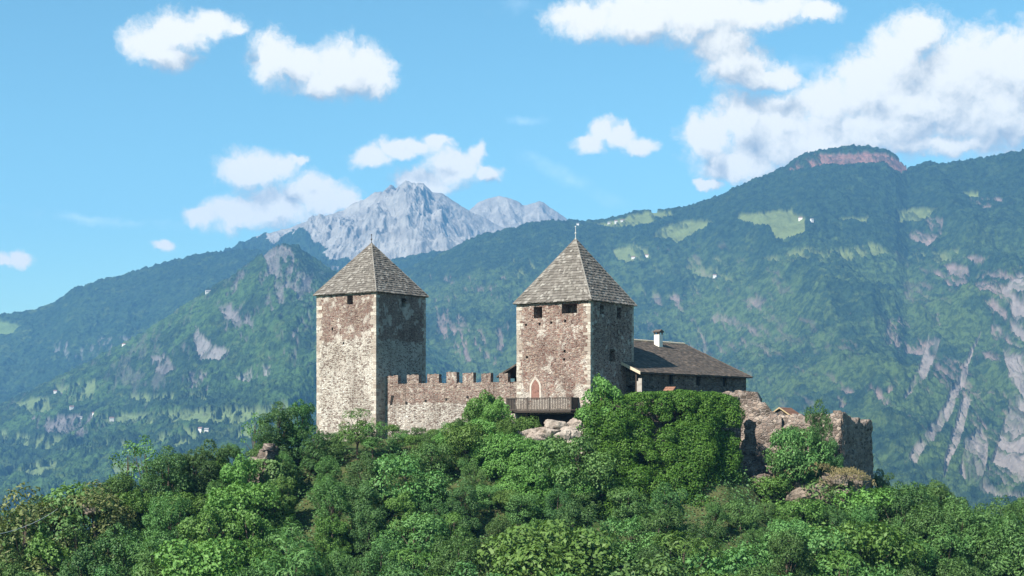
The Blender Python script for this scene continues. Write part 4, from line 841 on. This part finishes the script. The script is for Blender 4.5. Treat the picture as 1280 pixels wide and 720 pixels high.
# ivy: leaf mats over the terrace wall, in swelling cushions
def ivy(name, label, pts, ztop, zbot, bulge, dens, seed, size=0.30, leaf=L_IVY, spread=0.0, edge=0.0):
    r = np.random.default_rng(seed); pts = [Vector(p) for p in pts]; seg = [(b_ - a_).length for a_, b_ in zip(pts, pts[1:])]; L = sum(seg)
    zt = lambda s: np.interp(s / L, *zip(*ztop)); H = max(z for _, z in ztop) - zbot; n = int(L * (H + 2) * dens)
    s = r.uniform(0, L, n); u = r.uniform(-0.22, 1, n); S = np.clip(s, 0, L - 1e-4); acc = 0; x = np.zeros(n); y = np.zeros(n); nx = np.zeros(n); ny = np.zeros(n)
    ss = np.linspace(0, L, 200); kn = np.concatenate([[0], np.cumsum(seg)]); xs = np.interp(ss, kn, [p.x for p in pts]); ys = np.interp(ss, kn, [p.y for p in pts])
    ker = np.ones(41) / 41; xs = np.convolve(np.pad(xs, 20, 'edge'), ker, 'valid'); ys = np.convolve(np.pad(ys, 20, 'edge'), ker, 'valid')
    tx, ty = np.gradient(xs), np.gradient(ys); tl = np.hypot(tx, ty) + 1e-9
    x, y, nx, ny = (np.interp(S, ss, q) for q in (xs, ys, ty / tl, -tx / tl))
    top = zt(S); cush = 0.7 * ridged(S / 3.6 + seed, (top - u * H) / 4.2, 3, seed) + 0.3 * ridged(S / 1.3, (top - u * H) / 1.5, 3, seed + 5)
    lump = np.clip(cush - 0.35, 0, 1) * 1.6 * bulge * (0.45 + 1.1 * np.clip(u, 0, 1)); z = top - np.clip(u, 0, 1) * (top - zbot)
    over = np.clip(-u, 0, 1) / 0.22                       # leaves that roll over the top
    out = 0.3 + lump - over * 2.4; z = z + (1 - over) * 0 + 0.5 * np.clip(1 - np.abs(u) * 6, 0, 1) + (cush - 0.6) * 0.9 + r.uniform(-.15, .15, n); out = out + r.uniform(-0.22, 0.22, n)
    out = out + np.clip(u, 0, 1) * spread; top_rag = 0.9 * (fbm(S / 1.7, S * 0 + seed, 4, seed + 9) - 0.5)
    z = z + top_rag * np.clip(1 - u * 4, 0, 1)
    ok = (S / L < 1 - edge * np.clip(u, 0, 1)) & (cush + r.uniform(-.12, .12, n) > 0.36)
    x, y, z, nx, ny, out, over = (q[ok] for q in (x, y, z, nx, ny, out, over)); n = len(x)
    P = np.stack([x + nx * out, y + ny * out, z], -1); N = np.stack([nx, ny, np.full(n, 0.55) + over], -1) + r.normal(size=(n, 3)) * 0.5
    V, Q = leaf_arrays(P, N, size, 0.85, r); o = obj(name, np_mesh(name, V, Q), leaf); tag(o, label, 'ivy'); return o
def ivy_cushions(label, path, ztop, zbot, spread, seed, rad=(0.7, 1.9), leaf=L_IVY, right_cut=0.0):
    r = random.Random(seed); P = [Vector(p) for p in path]; seg = [(b_ - a_).length for a_, b_ in zip(P, P[1:])]; L = sum(seg); lobes = []
    kn = np.concatenate([[0], np.cumsum(seg)]); u = 0.0
    while u < 1.0:
        s_ = r.uniform(0, 1.0)
        while s_ < L:
            q = s_ / L
            if q < 1 - right_cut * u:
                x = np.interp(s_, kn, [p.x for p in P]); y = np.interp(s_, kn, [p.y for p in P]); k = r.uniform(*rad) * (0.72 if u < 0.08 else 1.0); zt = np.interp(q, *zip(*ztop))
                z = zt - u * (zt - zbot) - k * (0.85 if u < 0.08 else 0.2) + r.uniform(-0.5, 0.5) * (u > 0.08); out = spread * u ** 0.8 + r.uniform(-0.9, 1.5) * min(1, 0.4 + u * 3)
                lobes.append(((x + out * 0.25, y - out, z), (k * 1.1, k, k * r.uniform(0.75, 1.1))))
            s_ += r.uniform(1.5, 3.0)
        u += 0.085
    for a_ in np.linspace(0.03, 0.97, 26):            # creepers feeling along the wall top
        x = np.interp(a_ * L, kn, [p.x for p in P]); y = np.interp(a_ * L, kn, [p.y for p in P]); zt = np.interp(a_, *zip(*ztop)); lobes.append(((x, y + 0.8, zt - 0.35 + r.uniform(-.15, .15)), (1.2, 1.3, 0.4 + r.uniform(0, .2))))
    me = crown_mesh('ivy', lobes, 100, 0.185, 0.8, seed, up=0.45, shell=(0.8, 1.06)); tag(obj('ivy', me, leaf), label, 'ivy')
ivy_cushions('thick dark green ivy cloaking the terrace wall below the long house', [(P3(736, 500, 186.5)[0], 186.8), (P3(785, 500, 186)[0], 186.4), (P3(850, 500, 187)[0], 187.6), (P3(912, 500, 193)[0], 193.5)], [(0, 2.6), (0.12, 3.4), (0.3, 4.15), (0.5, 4.3), (0.9, 4.2), (1, 3.8)], -13, 6.5, 31, right_cut=0.14)
ivy_cushions('yellow-green creeper spilling down the slope just below the balcony', [(P3(598, 540, 188)[0], 188.0), (P3(650, 540, 184)[0], 184.5), (P3(712, 560, 183)[0], 183.5)], [(0, 1.2), (0.25, 0.2), (0.45, -1.2), (1, -2.2)], -14, 7.0, 47, leaf=L_BRIGHT)
ivy('ivy', 'ivy climbing the small ruin stump left of the left tower', [(P3(318, 560, 184)[0], 184.0), (P3(350, 560, 182)[0], 182.2), (P3(372, 560, 186)[0], 186.0)], [(0, -4.6), (0.4, -4.4), (1, -5.0)], -11, 1.2, 60, 37, leaf=L_MID)
ivy('ivy', 'bright ivy curtain on the wall foot left of the balcony', [(P3(596, 500, 194)[0], 193.6), (P3(640, 500, 191)[0], 190.6)], [(0, 1.2), (0.3, 3.4), (0.6, 2.6), (1, 0.2)], -6, 1.3, 70, 41, leaf=L_BRIGHT)
# undergrowth between the trees, and dry grass on the crag
def cover(name, n, xr, yr, size, asp, leaf, seed, hgt, kind='stuff'):
    r = np.random.default_rng(seed); x = r.uniform(*xr, n); y = r.uniform(*yr, n); b = fbm(x / 3, y / 3, 3, seed)
    z = ground_z(x, y) + r.uniform(0, 1, n) * hgt * b * 1.6
    V, Q = leaf_arrays(np.stack([x, y, z], -1), np.stack([np.zeros(n), -np.ones(n) * 0.5, np.ones(n)], -1) + r.normal(size=(n, 3)) * 0.5, size, asp, r); return tag(obj(name, np_mesh(name, V, Q), leaf), kind=kind)
cover('undergrowth', 80000, (-80, 80), (135, 192), 0.30, 0.6, L_DARK, 51, 1.3)
def tufts(name, label, c, rad, n, seed):
    r = np.random.default_rng(seed); d = r.normal(size=(n, 2)) * 0.5; P = np.stack([c[0] + d[:, 0] * rad[0], c[1] + d[:, 1] * rad[1], c[2] + rad[2] * (1 - (d ** 2).sum(1)) + r.uniform(0, .5, n)], -1)
    V, Q = leaf_arrays(P, r.normal(size=(n, 3)) * np.array([1, 1, 0.15]), 0.5, 0.16, r); tag(obj(name, np_mesh(name, V, Q), L_DRY), kind='stuff')
tufts('dry_grass', '', P3(1015, 590, 188.5), (3.4, 1.6, 0.7), 700, 5); tufts('dry_grass', '', P3(1060, 600, 186.0), (2.6, 1.6, 1.0), 800, 6)

# overhead line in the lower left corner
w = MB(); a, b_ = Vector(P3(-60, 672, 120)), Vector(P3(72, 636, 176)); w.tube([a.lerp(b_, t) - Vector((0, 0, 0.9 * 4 * t * (1 - t))) for t in [i / 12 for i in range(13)]], 0.025, 6)
tag(w.build('overhead_cable', M_ZINC), 'thin grey cable entering the trees at lower left', 'cable')

# ------------------------------------------------------------------ far hamlets: each house a thing
M_FARWALL = plain('whitewashed_wall', (0.62, 0.60, 0.56), var=0.15); M_FARROOF = plain('far_tiled_roof', (0.24, 0.14, 0.11)); M_FARROOFG = plain('far_grey_roof', (0.3, 0.28, 0.27))
def far_house(layer, px, py, w, d, h, rot, label, group, red=True):
    X, Y, Z = on_mountain(layer, px, py); t = thing('farmhouse', label, 'house', (X, Y, Z), rot, group)
    m = MB(); m.prism([(-d / 2, -6), (d / 2, -6), (d / 2, h), (0, h + d * 0.28), (-d / 2, h)], 'x', -w / 2, w / 2); m.build('wall', M_FARWALL, t)
    r_ = MB(); k = d * 0.28
    for s in (-1, 1): r_.hexa([(-w/2 - .6, 0, h + k + .05), (w/2 + .6, 0, h + k + .05), (w/2 + .6, s * (d/2 + .8), h - .40), (-w/2 - .6, s * (d/2 + .8), h - .40), (-w/2 - .6, 0, h + k + .55), (w/2 + .6, 0, h + k + .55), (w/2 + .6, s * (d/2 + .8), h + .10), (-w/2 - .6, s * (d/2 + .8), h + .10)])
    r_.build('roof', M_FARROOF if red else M_FARROOFG, t)
H_ = [('wooded_mountain', 262, 366, 40, 14, 9, 'white farmhouse alone high on the wooded spur'), ('wooded_mountain', 155, 432, 22, 12, 9, 'lone white farmhouse partway up the wooded spur'),
      ('wooded_mountain', 69, 491, 16, 11, 9, 'leftmost house of the upper hamlet at far left'), ('wooded_mountain', 75, 494, 18, 12, 10, 'right-hand house of the upper hamlet at far left'),
      ('wooded_mountain', 82, 508, 26, 14, 11, 'large pale house just below the upper hamlet'), ('wooded_mountain', 90, 510, 18, 12, 9, 'smaller house right of the large pale house'),
      ('wooded_mountain', 101, 523, 14, 10, 8, 'leftmost house on the long valley meadow'), ('wooded_mountain', 118, 519, 20, 12, 14, 'tall white house on the long valley meadow'), ('wooded_mountain', 140, 524, 18, 10, 7, 'low house right of the tall white house'),
      ('wooded_mountain', 258, 538, 15, 11, 8, 'pale house with grey roof above the sparse treetops'), ('wooded_mountain', 250, 538, 14, 11, 8, 'small house left of the grey-roofed valley house'), ('wooded_mountain', 272, 516, 16, 10, 8, 'left house of the pair by the valley trees'), ('wooded_mountain', 281, 515, 14, 10, 8, 'right house of the pair by the valley trees'), ('wooded_mountain', 28, 591, 14, 10, 7, 'small white house beside the lowest left meadow'),
      ('forested_mountain', 1001, 274, 22, 13, 10, 'white farmhouse on the large meadow under the red cliff'), ('forested_mountain', 1015, 276, 14, 11, 8, 'small farmhouse right of the large meadow'),
      ('forested_mountain', 792, 323, 20, 12, 9, 'left white farmhouse on the small meadow right of the tower spire'), ('forested_mountain', 808, 321, 30, 12, 9, 'long white farmhouse on the small meadow right of the tower spire'),
      ('forested_mountain', 762, 280, 18, 12, 10, 'leftmost house of the skyline hamlet'), ('forested_mountain', 770, 278, 16, 12, 11, 'middle house of the skyline hamlet'), ('forested_mountain', 778, 277, 22, 12, 9, 'rightmost house of the skyline hamlet'), ('forested_mountain', 722, 281, 14, 11, 8, 'small house on the ridge just right of the tower spire'),
      ('forested_mountain', 893, 345, 18, 11, 8, 'lone farmhouse among woods above the long house roof')]
for i, (ly, px, py, w_, d, h, lab) in enumerate(H_): far_house(ly, px, py, w_ * 0.58, d * 0.62, h * 0.5, random.uniform(-0.5, 0.5), lab, 'farmhouses on the far slopes', red=(i % 3 != 0))
